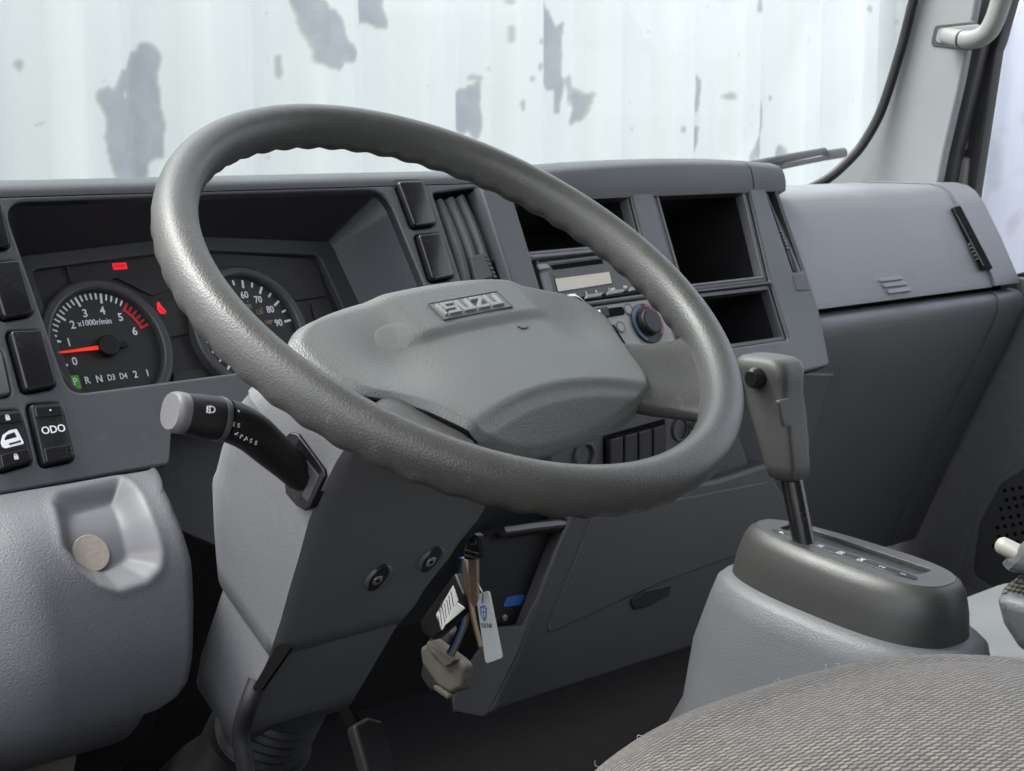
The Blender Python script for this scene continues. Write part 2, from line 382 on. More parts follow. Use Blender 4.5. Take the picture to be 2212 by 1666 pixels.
def disc(name, fr, x, y, r, mat, parent, h=0., depth=.002, bev=.0004, ry=None, n=40, **kw):
    t = np.linspace(0, 2 * math.pi, n, endpoint=False)
    return sheet(name, fr, np.stack([x + r * np.cos(t), y + (ry or r) * np.sin(t)], 1), mat, parent, h=h, depth=depth, bev=bev, **kw)
def ring(name, fr, x, y, r0, r1, mat, parent, h=0., depth=.004, bev=.001, n=64, **kw):
    t = np.linspace(0, 2 * math.pi, n, endpoint=False); c = np.stack([np.cos(t), np.sin(t)], 1)
    return sheet(name, fr, c * r1 + (x, y), mat, parent, holes=[c * r0 + (x, y)], h=h, depth=depth, bev=bev, **kw)
def boxm(name, lo, hi, mat, parent=None, bev=.004, **kw):
    lo, hi = np.array(lo), np.array(hi)
    f = Fr((0, 0, hi[2]), (1, 0, 0), (0, 1, 0)); return sheet(name, f, rrect(lo[0], lo[1], hi[0], hi[1], bev * 1.5), mat, parent, depth=hi[2] - lo[2], bev=bev, **kw)
sst = lambda x: (lambda t: t * t * (3 - 2 * t))(np.clip(x, 0, 1))

# ================================================================== SETTING
GZ = -1.75
def plane(name, x0, y0, x1, y1, z, mat, th=.02):
    return boxm(name, (x0, y0, z - th), (x1, y1, z), mat, None, bev=.002)
top(plane('ground', -30, -30, 30, 30, GZ, 'ground'), 'grey yard surface under the truck and containers', 'ground', kind='structure')
top(plane('cab_floor', -.42, -1.1, 1.44, .80, -.66, 'floor_mat', .03), 'dark rubber matting on the cab floor below the dashboard', 'floor', kind='structure')
top(boxm('bulkhead', (-.42, .80, -.69), (1.44, .83, .015), 'black', None), 'dark bulkhead behind and under the dashboard', 'bulkhead', kind='structure')
top(boxm('added_cab_roof', (-.46, -1.15, .93), (1.52, .36, .97), 'headliner', None, bev=.01), 'unseen cab roof with pale headliner added to shade the interior', 'roof', kind='structure')  # out of view; added to shade the cab and balance the exposure
top(boxm('added_kick_panel', (1.425, .20, -.69), (1.455, .80, -.10), 'door', None, bev=.004), 'dark kick panel added at the far end of the foot well to block outside light', 'kick panel', kind='structure')  # added to stop daylight leaking in below the passenger door
top(boxm('added_cab_side', (-.47, -1.15, -.69), (-.44, .55, -.24), 'door', None, bev=.01), 'unseen lower cab side added to shade the interior from the left', 'cab side', kind='structure')  # unseen; added to cut the sky light on the lower left panel
top(boxm('added_rear_wall', (-.42, -1.15, -.66), (1.46, -1.11, .93), 'door', None, bev=.01), 'unseen dark grey wall added behind the seats to cut bounced light', 'wall', kind='structure')  # unseen wall, added and kept dark so rear-facing surfaces get less bounce
# the raised felt covered engine cover between the seats
eng = sheet('engine_cover', Fr((0, 0, -.425), (1, 0, 0), (0, 1, 0)), rrect(.60, -.90, 1.02, .12, .05), 'felt', None, depth=.23, bev=.03, seg=4, base=(.7, -.3, -.66))
top(eng, 'felt covered engine cover beside the gear lever console', 'cover', kind='structure')

# ---- shipping containers seen through the glass: corrugated sheets with flaking paint
def vnoise(x, y, s, seed):
    g = np.random.default_rng(seed).random((97, 97)); x = x * s; y = y * s
    xi, yi = np.floor(x).astype(int), np.floor(y).astype(int); fx, fy = sst(x - xi), sst(y - yi)
    G = lambda a, b: g[a % 97, b % 97]
    return (G(xi, yi) * (1 - fx) + G(xi + 1, yi) * fx) * (1 - fy) + (G(xi, yi + 1) * (1 - fx) + G(xi + 1, yi + 1) * fx) * fy
def corr(x, pitch=.278, d=.045, ph=0.):
    t = ((x + ph) / pitch) % 1.0
    return d * (sst((t - .0) / .22) - sst((t - .45) / .22))
def container(name, fr, xs, zs, polys, seedn, mat, ph, label, depth=2.4, extra=None):
    x, z = np.meshgrid(xs, zs); h = corr(x, ph=ph)
    jx = x + .026 * (vnoise(x, z, 24, seedn) - .5) + .012 * (vnoise(x, z, 7, seedn + 1) - .5); jz = z + .032 * (vnoise(x, z, 24, seedn + 2) - .5) + .02 * (vnoise(x, z, 60, seedn + 6) - .5)
    peel = np.zeros(x.shape)
    for P in polys: peel = np.maximum(peel, pip(jx, jz, P))
    hole = vnoise(x, z, 13, seedn + 3) * .6 + vnoise(x, z, 40, seedn + 4) * .4
    peel[(hole > .79)] *= .1
    peel = np.maximum(peel, ((vnoise(x, z, 9, seedn + 7) * .5 + vnoise(x, z, 35, seedn + 8) * .5) > .865) * .7)
    for _ in range(1): peel = (peel + np.roll(peel, 1, 0) + np.roll(peel, -1, 0) + np.roll(peel, 1, 1) + np.roll(peel, -1, 1)) / 5
    V3 = fr.o + x[..., None] * fr.x + z[..., None] * fr.y + h[..., None] * fr.z
    nz, nx = x.shape; idx = np.arange(nz * nx).reshape(nz, nx)
    faces = np.stack([idx[:-1, :-1], idx[:-1, 1:], idx[1:, 1:], idx[1:, :-1]], -1).reshape(-1, 4)
    base = fr.P((xs[0] + xs[-1]) / 2, zs[0], -.02)
    t = thing(name, label, 'container', base)
    o = put('corrugated_side', V3.reshape(-1, 3), faces.tolist(), mat, t, smooth=40)
    a = o.data.attributes.new('peel', 'FLOAT', 'POINT'); a.data.foreach_set('value', peel.ravel().astype(np.float32))
    z0, z1 = zs[0], zs[-1]; x0, x1 = xs[0], xs[-1]
    sheet('top_rail', fr, rrect(x0, z1 - .02, x1, z1 + .08, .005), mat, t, h=.045, depth=depth)
    sheet('bottom_rail', fr, rrect(x0, z0 - .12, x1, z0 + .02, .005), mat, t, h=.045, depth=depth)
    for xe in (x0, x1): sheet('corner_post', fr, rrect(xe - .08, z0 - .12, xe + .08, z1 + .08, .005), mat, t, h=.05, depth=.16)
    return t
A = lambda L: [(x * .4412, y * .4412) for x, y in L]
B = lambda L: [(867.4 + x * .4412, y * .4412) for x, y in L]
FC = RY(1.90)
peels = [A([(400, 480), (440, 440), (520, 400), (600, 330), (640, 260), (740, 225), (775, 280), (790, 480), (795, 650), (790, 800), (735, 830), (725, 890), (720, 930), (550, 930), (545, 890), (500, 800), (455, 660), (440, 540)]),
         A([(1405, -40), (1520, -40), (1590, 90), (1600, 170), (1680, 270), (1640, 295), (1595, 270), (1570, 330), (1480, 310), (1465, 220), (1450, 150)]),
         A([(1745, -60), (1890, -60), (1888, 130), (1770, 110)]),
         B([(215, 460), (365, 395), (385, 600), (375, 690), (230, 625)]),
         B([(690, 20), (720, 80), (760, 150), (800, 90), (790, 260), (780, 420), (775, 570), (750, 570), (745, 430), (720, 420), (660, 390), (650, 290), (660, 180)]),
         B([(1450, 360), (1475, 400), (1460, 620), (1440, 760), (1370, 760), (1370, 680), (1420, 560)]),
         B([(1740, 430), (1755, 480), (1745, 790), (1640, 800), (1670, 690), (1700, 600)]),
         B([(1835, 690), (1880, 740), (1865, 800), (1850, 860), (1830, 780)]), B([(830, 470), (880, 440), (870, 560), (840, 580)])]
peels = [FC.pxs(p) for p in peels]
zs = np.r_[GZ + .15, -.25, np.arange(-.03, .50, .0045), .62, .80, .93]
container('shipping_container', FC, np.r_[np.arange(-2.6, .4, .0139), np.arange(.4, 4.3, .0045), np.arange(4.3, 4.9, .0139)], zs, peels, 11, 'container', .10,
          'pale mint white corrugated shipping container with flaking paint in front of the windscreen')
FS = RX(3.55)
speels = [FS.pxs(p) for p in ([(2140, 290), (2160, 300), (2140, 480), (2125, 500)], [(2112, 500), (2135, 470), (2130, 560), (2110, 600)], [(2190, 440), (2200, 470), (2185, 520)], [(2110, 330), (2135, 310), (2128, 370), (2118, 380)])]
container('shipping_container', FS, np.arange(-1.75, 1.4, .012), np.r_[GZ + .15, np.arange(-.45, .65, .012), .8, .93], speels, 23, 'container_side', .05,
          'bluish white shipping container seen through the passenger side window')

# ================================================================== WINDSCREEN, PILLAR, DOOR
def glass_y(z): return .70 - .42 * (z - .03)
gz = [-.02, .95]
t = thing('windscreen', 'large clear windscreen above the dashboard', 'windscreen', (.5, .70, .0))
FG = Fr((0, glass_y(0), 0), (1, 0, 0), (0, -.42, 1))
wo = sheet('glass', FG, rrect(-.50, .0, 1.72, 1.02, .06), 'glass', t, depth=.005, bev=.001)
# the seal follows the edge of the glass down the pillar
sp = smooth_path([onX(*p) for p in [(1990, -60, 1.375), (1972, 5, 1.375), (1945, 110, 1.375), (1905, 235, 1.37), (1868, 305, 1.36), (1835, 345, 1.345), (1790, 385, 1.32), (1735, 415, 1.29)]], 48)
tube('seal', sp, .0075, 'rubber', t, n=10)

# right front pillar
fp = RX(1.385)
pil = fillet(fp.pxs([(2000, -70), (1972, 5), (1945, 110), (1905, 235), (1868, 305), (1835, 345), (1790, 385), (1740, 430), (1900, 440), (2020, 430), (2040, 330), (2075, 180), (2112, -10), (2125, -70)]), .004)
t = thing('windscreen_pillar', 'light grey plastic windscreen pillar trim on the passenger side', 'pillar', (1.385, .5, .0))
sheet('trim', fp, pil, 'pillar', t, depth=.014, bev=.005, seg=4)
# recess around the handle foot
rec = fillet(fp.pxs([(2020, 55), (2110, 45), (2105, 110), (2010, 100)]), .008)
rin = fillet(fp.pxs([(2029, 62), (2120, 52), (2115, 101), (2021, 92)]), .007)
sheet('handle_recess', fp, rec, 'grey_mid', t, h=.0015, depth=.004, bev=.001)
sheet('recess_floor', fp, rin, 'pillar', t, h=.0030, depth=.004, bev=.001)
# base cover of the pillar where it meets the dash
hb = [onX(*p) for p in [(1745, 420, 1.30), (1800, 408, 1.31), (1860, 398, 1.33), (1930, 396, 1.35)]]

t = thing('grab_handle', 'light grey moulded grab handle on the windscreen pillar', 'handle', onX(2060, 85, 1.37))
hp = smooth_path([onX(*p) for p in [(2048, 78, 1.375), (2062, 82, 1.35), (2085, 86, 1.335), (2110, 84, 1.33), (2133, 70, 1.33), (2148, 45, 1.33), (2160, 10, 1.33), (2178, -45, 1.33), (2200, -120, 1.34)]], 56)
pr = [(1.05 * np.sign(math.cos(a)) * abs(math.cos(a)) ** .8, .95 * np.sign(math.sin(a)) * abs(math.sin(a)) ** .8) for a in np.linspace(0, 2 * math.pi, 20, endpoint=False)]
tube('grip', hp[14:], .0135, 'handle', t, prof=pr)
tube('end_cap', hp[:14], np.linspace(.012, .0138, 14), 'handle', t, prof=pr)
d = hp[14] - hp[13]; d /= np.linalg.norm(d)
tube('joint', [hp[13] + d * .0005, hp[13] + d * .002], .0139, 'grey_mid', t, prof=pr)

# passenger door: frame, seals, glass, trim panel
t = thing('passenger_door', 'grey passenger door with black window frame and moulded trim panel', 'door', (1.45, .2, -.6))
fd = RX(1.435)
def dsh(name, pts, mat, X=1.435, depth=.02, bev=.003, r=.003, par=t, **kw):
    f = RX(X); return sheet(name, f, fillet(f.pxs(pts), r), mat, par, depth=depth, bev=bev, **kw)
dsh('pillar_seal', [(2128, -60), (2110, 20), (2075, 180), (2045, 310), (2018, 440), (2048, 440), (2068, 330), (2100, 190), (2122, 90), (2160, -60)], 'grey_mid', 1.42, .025)
dsh('window_channel', [(2175, -60), (2155, 20), (2105, 190), (2070, 330), (2048, 440), (2070, 520), (2105, 520), (2100, 440), (2150, 110), (2158, 90), (2200, -60)], 'rubber', 1.445, .025)
dsh('quarter_strip', [(2098, 205), (2103, 200), (2088, 320), (2070, 345), (2062, 345)], 'silver', 1.441, .004, .001, .001)
dsh('mirror_mount_cover', [(2072, 345), (2082, 338), (2091, 343), (2082, 440), (2078, 520), (2052, 450)], 'silver', 1.438, .02, .004)
dsh('window_seal', [(2155, 602), (2230, 583), (2320, 570), (2320, 582), (2230, 596), (2158, 610)], 'rubber', 1.432, .03, .002)
wg = fd.pxs([(2100, 440), (2152, 100), (2230, -120), (2700, -150), (2700, 560), (2230, 600), (2150, 615)])
sheet('window_glass', RX(1.462), wg, 'side_glass', t, depth=.004, bev=.0005)
dp = [(2160, 606), (2230, 592), (2600, 540), (2900, 1500), (2500, 1900), (2050, 1420), (1930, 1230), (1920, 1150), (2000, 1050), (2190, 645)]
dsh('trim_panel', dp, 'door', 1.43, .03, .008, .01)
arm = [(2190, 1330), (2080, 1262), (2070, 1240), (2100, 1120), (2150, 1030), (2212, 985), (2400, 930), (2600, 1500), (2400, 1500)]
dsh('speaker_surround', arm, 'door', 1.424, .012, .006, .02)
dsh('speaker_panel', [(2210, 1310), (2100, 1240), (2115, 1130), (2160, 1045), (2230, 1000), (2400, 960), (2500, 1400)], 'knee', 1.4225, .006, .002, .02)
fsp = RX(1.4215)
for i in range(7):
    for j in range(9):
        u, v = 2170 + j * 17 + (i % 2) * 8 - i * 4, 1060 + i * 20 - j * 3
        x, y = fsp.px(u, v); disc('speaker_hole', fsp, x, y, .0032, 'black_deep', t, depth=.001, bev=0, n=8)

# wiper resting outside the glass
t = thing('wiper', 'black windscreen wiper blade outside the glass beyond the dashboard', 'wiper', onY(1640, 372, .78))
wp = [onY(*p, .76) for p in [(1560, 388), (1640, 371), (1720, 354), (1785, 341), (1822, 334)]]
tube('blade', wp, .0045, 'rubber', t, n=6)
tube('arm', [p + V(0, .004, .011) for p in wp[:4]], [.008, .008, .007, .006], 'rubber', t, n=8)
tube('tip_clip', [wp[3] + V(0, 0, .004), wp[4] + V(0, 0, .003)], .0085, 'rubber', t, n=8)

# ================================================================== DASHBOARD
plastic('recess', (.035, .036, .040), .55, ('noise', 900, .25))
D = thing('dashboard', 'grey moulded truck dashboard with recessed gauge hood and open centre shelves', 'dashboard', (.5, .5, -.5))
crest = [(.4182, .0562), (.4205, .0605), (.4255, .0645), (.434, .0668), (.45, .0676), (.50, .067), (.60, .060), (.68, .045), (.70, .02), (.68, .020), (.60, .040), (.48, .050), (.436, .054)]
extr('top_pad', crest, -.42, .90, 'dash_soft', D, nx=2, smooth=50)
# fascia around the gauges
op = [(6, 437, .020), (450, 421, 0), (833, 409, .028), (971, 745, .03), (150, 852, .016)]
opening = fillet([FA.px(a, b) + (r,) for a, b, r in op], n=8)
SW = {'S1': [(-62, 447), (-2, 441), (19, 536), (-40, 545)], 'S2': [(-33, 572), (36, 566), (70, 680), (3, 693)], 'S3': [(15, 719), (85, 716), (119, 836), (50, 850)],
      'S4': [(60, 876), (128, 872), (159, 994), (90, 1009)], 'S5': [(-30, 893), (41, 888), (69, 1000), (-6, 1022)], 'S6': [(-52, 765), (2, 757), (22, 853), (-32, 862)],
      'A': [(853, 396), (908, 394), (938, 487), (889, 494)], 'B': [(897, 511), (948, 506), (977, 600), (928, 610)]}
swq = {k: fillet(FA.pxs(v), .004) for k, v in SW.items()}
vent = fillet(FA.pxs([(935, 417), (1027, 405), (1112, 690), (1030, 705)]), .003)
ytop = -.004
fx0, fy0 = FA.px(-300, 1078); x1, y1 = FA.px(366, 957)
xr0, yr0 = FA.px(1250, 800)
xs1, ys1 = FA.px(1038, 402); xs2, ys2 = FA.px(1157, 770)
fas = [(-.42, ytop), (-.42, FA.px(-300, 1074)[1]), FA.px(0, 1068), FA.px(367, 1003) + (.006,), FA.px(372, 930), FA.px(620, 893), FA.px(1050, 840), (xs2, ys2), (xs1, ytop)]
fas = fillet(fas, 0)
sheet('fascia', FA, fas, 'dash', D, holes=[opening, vent] + [shrink(swq[k], -.0014) for k in ('S1', 'S2', 'S3', 'S4', 'S5', 'S6', 'A', 'B')], depth=.012, bev=.0025, seg=3, back=False)
# folded lower lip under the switches, with its end return
FLP = Fr(FA.P(0, FA.px(200, 987)[1]), (1, 0, 0), (0, math.sin(R_(-14)), math.cos(R_(-14))))
FLP2 = Fr(FA.P(*FA.px(366, 957)), (1, 0, 0), (0, math.sin(R_(-8)), math.cos(R_(-8))))
lip_o = 0 and [(-.42, FLP2.px(0, 1000)[1] + .03), (FLP2.px(366, 957)[0], .003), FLP2.px(367, 1003) + (.006,), FLP2.px(0, 1068), (-.42, FLP2.px(-100, 1085)[1])]
# dark cavity beside the column
fcv = FA.off(-.035)
sheet('column_cavity', fcv, fillet(fcv.pxs([(330, 880), (760, 840), (760, 1300), (330, 1120)]), 0), 'hood', D, depth=.004, bev=0)
sheet('switch_backing', FA.off(-.016), [FA.px(-200, 430), FA.px(-30, 430), FA.px(200, 1030), FA.px(-200, 1080)], 'black_deep', D, depth=.002, bev=0)
sheet('switch_backing', FA.off(-.016), [FA.px(864, 388), FA.px(945, 385), FA.px(1000, 620), FA.px(938, 620)], 'black_deep', D, depth=.002, bev=0)
# recess walls
LN = FA.off(-.075)
inn = [(24, 566, .012), (400, 519, 0), (703, 531, .012), (830, 800, .01), (150, 900, .01)]
inner = fillet([LN.px(a, b) + (r,) for a, b, r in inn], n=8)
o_ = opening if area2(opening) > 0 else opening[::-1]; i_ = inner if area2(inner) > 0 else inner[::-1]
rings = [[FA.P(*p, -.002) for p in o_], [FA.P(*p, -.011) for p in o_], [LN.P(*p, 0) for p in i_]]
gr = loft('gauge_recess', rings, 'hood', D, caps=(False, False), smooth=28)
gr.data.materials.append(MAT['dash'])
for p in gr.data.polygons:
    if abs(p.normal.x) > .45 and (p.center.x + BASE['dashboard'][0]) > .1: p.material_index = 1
def switch(k, name, lab, mat='black_gloss', hgt=.006):
    q = shrink(swq[k], .0004); c = q.mean(0)
    lo = [FA.P(*p, -.012) for p in q]; a = [FA.P(*p, hgt - .0018) for p in q]
    b = [FA.P(*p, hgt - .0004) for p in shrink(q, .0008)]; t_ = [FA.P(*p, hgt) for p in shrink(q, .0019)]
    o = loft(name, [lo, a, b, t_], mat, D, caps=(False, True), smooth=50)
    if lab: o['label'] = lab
    return o, c
switch('S1', 'switch_blank', None); switch('S2', 'switch_blank', None); switch('S3', 'switch_blank', None)
switch('A', 'switch_blank', None); switch('B', 'switch_blank', None); switch('S6', 'switch_blank', 'translucent grey switch cover', 'frame_grey', .003)
def rocker(k, name, lab, hgt=.0062):
    o, c = switch(k, name, lab, 'black', hgt - .002)
    q = fillet(FA.pxs(SW[k]), 0); 
    # local axes of the switch face
    tl, tr, br, bl = [np.array(FA.px(*p)) for p in SW[k]]
    f = lambda s, t: (tl * (1 - s) + tr * s) * (1 - t) + (bl * (1 - s) + br * s) * t
    for t0, t1 in ((.06, .24), (.74, .97)):
        pl = shrink(fillet([f(.08, t0), f(.94, t0), f(.94, t1), f(.08, t1)], .0015), .0002)
        sheet('rocker_pad', FA, pl, 'black_gloss', o, h=hgt - .0005, depth=.003, bev=.0009)
    return o, f
o, f = rocker('S4', 'odometer_switch', 'black rocker switch lettered ODO')
x, y = f(.53, .46); text('lettering', 'ODO', FA, x, y, .0088, 'white_print', o, h=.0046, bold=.012)
x, y = f(.55, .14); disc('dot', FA, x, y, .0007, 'white_print', o, h=.0062, depth=.0005, bev=0, n=10)
o, f = rocker('S5', 'door_lock_switch', 'black door lock switch with white door symbol')
dl = [f(.18, .55), f(.28, .42), f(.50, .36), f(.72, .355), f(.83, .62), f(.80, .645), f(.28, .655), f(.2, .62)]
di = [f(.31, .49), f(.40, .43), f(.64, .405), f(.68, .50), f(.31, .52)]
sheet('door_symbol', FA, fillet(dl, .001), 'white_print', o, holes=[fillet(di, .0005)], h=.0046, depth=.0006, bev=0)
sheet('key_symbol', FA, fillet([f(.40, .585), f(.66, .575), f(.74, .565), f(.76, .60), f(.66, .605), f(.41, .615)], 0), 'black', o, h=.0049, depth=.0004, bev=0)
for t0 in (.15, .85):
    x, y = f(.50, t0); sheet('padlock_symbol', FA, rrect(x - .0017, y - .002, x + .0017, y + .0012, .0004), 'paper', o, h=.0064, depth=.0005, bev=0)
    ring('padlock_bow', FA, x, y + .0014, .0008, .0015, 'paper', o, h=.0063, depth=.0004, bev=0, n=16)

# driver's centre vent with three upright louvres
sheet('vent_backing', FA.off(-.035), shrink(vent, -.02), 'black_deep', D, depth=.002, bev=0)
vo = vent if area2(vent) > 0 else vent[::-1]
loft('vent_duct', [[FA.P(*p, -.004) for p in vo], [FA.P(*p, -.034) for p in vo]], 'black', D, caps=(False, False))
for (a0, b0), (a1, b1) in (((957, 428), (1030, 700)), ((981, 424), (1056, 700)), ((1004, 420), (1080, 695))):
    hs = []
    for s in np.linspace(0, 1, 13):
        x, y = FA.px(a0 + (a1 - a0) * s, b0 + (b1 - b0) * s); hs.append(FA.P(x + .0045 * math.sin(math.pi * s), y, -.017 + .009 * math.sin(math.pi * min(1, .12 + s * .8))))
    pr = [(p[0], p[1]) for p in fillet([(-.62, -1.), (.62, -1.), (.62, 1.), (-.62, 1.)], .35, 4)]
    tube('louvre', hs, .0088, 'grey_mid', D, prof=pr, up=FA.z + FA.x * .55)
fs = FA.off(.001)
o = sheet('vent_slider', fs, quad(fs, [(1017, 554), (1046, 546), (1067, 597), (1030, 610)], .001), 'grey_mid', D, depth=.012, bev=.0015)
for k in range(6):
    x, y = fs.px(1050 + k * 3.9, 553 + k * 9); disc('grip_tooth', fs, x, y, .0022, 'grey_mid', o, h=.001, depth=.008, bev=.0006, n=10)

# ---- centre stack: frame with three shelves, radio and heater openings
ST = FA.off(.010)
sto = [(1038, 403), (1157, 770), (1215, 830), (1560, 830), (1720, 808, .01), (1794, 789, .008), (1771, 675), (1718, 512), (1668, 376, .012), (1600, 374), (1400, 384), (1180, 396)]
sto = fillet([ST.px(p[0], p[1]) + ((p[2],) if len(p) > 2 else (0,)) for p in sto])
O1 = quad(ST, [(1107, 428), (1361, 414), (1390, 527), (1144, 549)], .003)
O2 = quad(ST, [(1408, 404), (1614, 395), (1664, 606), (1470, 628)], .003)
O3 = quad(ST, [(1476, 634), (1667, 613), (1704, 733), (1520, 760)], .003)
OR = quad(ST, [(1150, 562), (1392, 534), (1424, 629), (1180, 662)], .002)
OH = quad(ST, [(1182, 672), (1427, 640), (1470, 760), (1225, 790)], .003)
SV = quad(ST, [(1649, 394), (1668, 391), (1735, 586), (1714, 588)], .002)
sheet('centre_frame', ST, sto, 'dash', D, holes=[O1, O2, O3, OR, OH, SV], depth=.022, bev=.003, seg=3, back=False)
plastic('cubby', (.014, .014, .015), .7, ('noise', 300, .3), spec=.2)
def cubby(loop, dep, name, mat='cubby'):
    l = loop if area2(loop) > 0 else loop[::-1]
    o = loft(name, [[ST.P(*p, -.003) for p in l], [ST.P(*p, -dep) for p in shrink(l, .004)]], mat, D, caps=(False, True), smooth=30); return o
c1 = cubby(O1, .11, 'shelf_compartment'); c2 = cubby(O2, .13, 'shelf_compartment'); c3 = cubby(O3, .13, 'shelf_compartment')
# inner rims of the shelves
def rim_frame(L, w, mat, h=-.004, dep=.012, par=D, name='shelf_rim'):
    l = quad(ST, L, .002); l = l if area2(l) > 0 else l[::-1]
    return sheet(name, ST, shrink(l, .0003), mat, par, holes=[shrink(l, w)], h=h, depth=dep, bev=.0012)
rim_frame([(1107, 428), (1361, 414), (1390, 527), (1144, 549)], .004, 'frame_grey', par=c1)
rim_frame([(1408, 404), (1614, 395), (1664, 606), (1470, 628)], .0065, 'grey_mid', par=c2)
rim_frame([(1418, 412), (1608, 404), (1655, 600), (1478, 620)], .0035, 'frame_grey', h=-.0025, par=c2)
rim_frame([(1476, 634), (1667, 613), (1704, 733), (1520, 760)], .0055, 'grey_mid', par=c3)
sheet('divider_plate', ST, quad(ST, [(1146, 553), (1391, 529), (1394, 535), (1150, 559)], .0005), 'frame_grey', c1, h=.001, depth=.02, bev=.001)
x, y = ST.px(1176, 540)
tube('wire', [ST.P(*ST.px(1168, 508), -.03), ST.P(*ST.px(1172, 525), -.028), ST.P(*ST.px(1180, 546), -.03)], .0012, 'grey_mid', c1, n=6)
# right hand side vent of the stack with its wheel
l = SV if area2(SV) > 0 else SV[::-1]
sv = loft('side_vent', [[ST.P(*p, -.002) for p in l], [ST.P(*p, -.03) for p in l]], 'black_deep', D, caps=(False, True))
tube('side_vent_blade', [ST.P(*ST.px(1659, 405), -.006), ST.P(*ST.px(1692, 496), -.004), ST.P(*ST.px(1722, 580), -.006)], .0013, 'black_gloss', sv, n=6)
for k in range(6):
    x, y = ST.px(1690 + k * 2.8, 499 + k * 7.2); disc('thumb_wheel_tooth', ST, x, y, .0019, 'frame_grey', sv, h=-.001, depth=.006, bev=.0005, n=8)
sheet('side_vent_tab', ST, quad(ST, [(1711, 594), (1736, 591), (1749, 627), (1720, 629)], .001), 'grey_mid', D, h=.0012, depth=.004, bev=.001)
# rolled top over the stack, split near its right end
def top_roll(name, X0, X1, zc=(.0675, .0675)):
    n = 10; rings = []
    for X in np.linspace(X0, X1, n):
        s = (X - .50) / .45; z0 = .072 + .006 * math.sin(math.pi * np.clip(s, 0, 1)) - .010 * max(0, s - .75) * 4 * .25
        yb = ST.P(0, ST.px(1400, 388)[1])[1]
        rings.append([(X, y, z) for y, z in [(.3985, .036), (.3985, .046), (.4005, .055), (.4045, z0 - .008), (.411, z0 - .0035), (.424, z0 - .0005), (.44, z0), (.47, z0 - .001), (.56, z0 - .012), (.56, .03), (.41, .03)]])
    return loft(name, rings, 'dash_soft', D, smooth=50)
top_roll('centre_top_pad', FA.px(1100, 405)[0], .862); top_roll('centre_top_end', .8645, .93)
# panel under the stack and the switch plate beside the column
FU = Fr((0, .322, -.125), (1, 0, 0), (0, -.40, 1))          # undercut lower dash: runs forward on its way down
pu = fillet([FU.px(1180, 780), FU.px(1790, 800), FU.px(1779, 806), FU.px(1752, 905), FU.px(1700, 1060), (FU.px(1700, 1060)[0], -.30), (.25, -.30), (.25, .0)], 0)
sheet('stack_lower_panel', FU, pu, 'lower_dash', D, h=.012, depth=.02, bev=.004)
FK = RY(.315)
sheet('switch_plate', FK, fillet(FK.pxs([(1180, 860), (1560, 830), (1620, 1010), (1500, 1050), (1200, 1120)]), .004), 'knee', D, depth=.01, bev=.002)
q4 = [(1308, 945), (1433, 910), (1433, 993), (1308, 1013)]
FK2 = FK.off(.001)
sheet('switch_bezel', FK2, quad(FK2, [(1304, 942), (1437, 905), (1437, 1000), (1304, 1018)], .002), 'black_deep', D, depth=.002, bev=.0004)
for k in range(4):
    a, b = k / 4 + .012, (k + 1) / 4 - .012
    L = lambda s, t: (q4[0][0] + (q4[1][0] - q4[0][0]) * s, (q4[0][1] * (1 - s) + q4[1][1] * s) * (1 - t) + (q4[3][1] * (1 - s) + q4[2][1] * s) * t)
    o = sheet('switch_blank', FK2, quad(FK2, [L(a, .06), L(b, .06), L(b, .97), L(a, .97)], .0012), 'black', D, h=.006, depth=.008, bev=.0015)
x, y = FK.px(1468, 928)
o = ring('power_socket', FK, x, y, .0105, .0135, 'grey_mid', D, h=.003, depth=.006); disc('socket_cap', FK, x - .001, y, .0102, 'knee', o, h=.0015, depth=.003)
tube('socket_cover', smooth_path([FK.P(x + .012, y - .016, .004), FK.P(x + .0185, y - .006, .009), FK.P(x + .0165, y + .006, .006)], 12), .0055, 'grey_mid', o, n=10)
x, y = FK.px(1262, 985); ring('ignition_bezel', FK, x, y, .012, .016, 'grey_mid', D, h=.004, depth=.008)

# ---- passenger side
gp = [(.330, -.108), (.3325, -.100), (.362, -.045), (.392, .004), (.407, .022), (.420, .030), (.440, .034), (.56, .034), (.56, -.108), (.36, -.112)]
GX0, GX1 = .90, 1.335
G = extr('glove_box_lid', gp, GX0, GX1, 'glove', D, smooth=50)
G['label'] = 'light grey glove box lid with three embossed bars'
ge = [(p[0] - .004, p[1] + .002) for p in gp]
FGB = Fr((0, .362, -.045), (1, 0, 0), (0, .030, .049))
ve = quad(FGB, [(2052, 452), (2069, 448), (2139, 583), (2118, 587)], .002)
for k, (u, v) in enumerate(((1925, 602), (1934, 614), (1944, 627))):
    c = FGB.px(u, v); sheet('embossed_bar', FGB, rrect(c[0] - .027, c[1] - .0028, c[0] + .027, c[1] + .0028, .0025), 'glove', G, h=.0004, depth=.004, bev=.0004)
# end panel with the side vent next to the door
o = extr('dash_end_panel', ge, 1.3365, 1.405, 'glove', D, smooth=50)
FGV = FGB.off(.0050)
sheet('end_vent', FGV, ve, 'black_deep', o, depth=.004, bev=.0005)
tube('end_vent_blade', [FGV.P(*FGV.px(2056, 450), .0015), FGV.P(*FGV.px(2092, 520), .002), FGV.P(*FGV.px(2122, 575), .0015)], .0012, 'black_gloss', o, n=6)
for k in range(5):
    x, y = FGV.px(2095 + k * 4, 528 + k * 8); disc('thumb_wheel_tooth', FGV, x, y, .0017, 'grey_mid', o, h=.0015, depth=.004, bev=.0004, n=8)
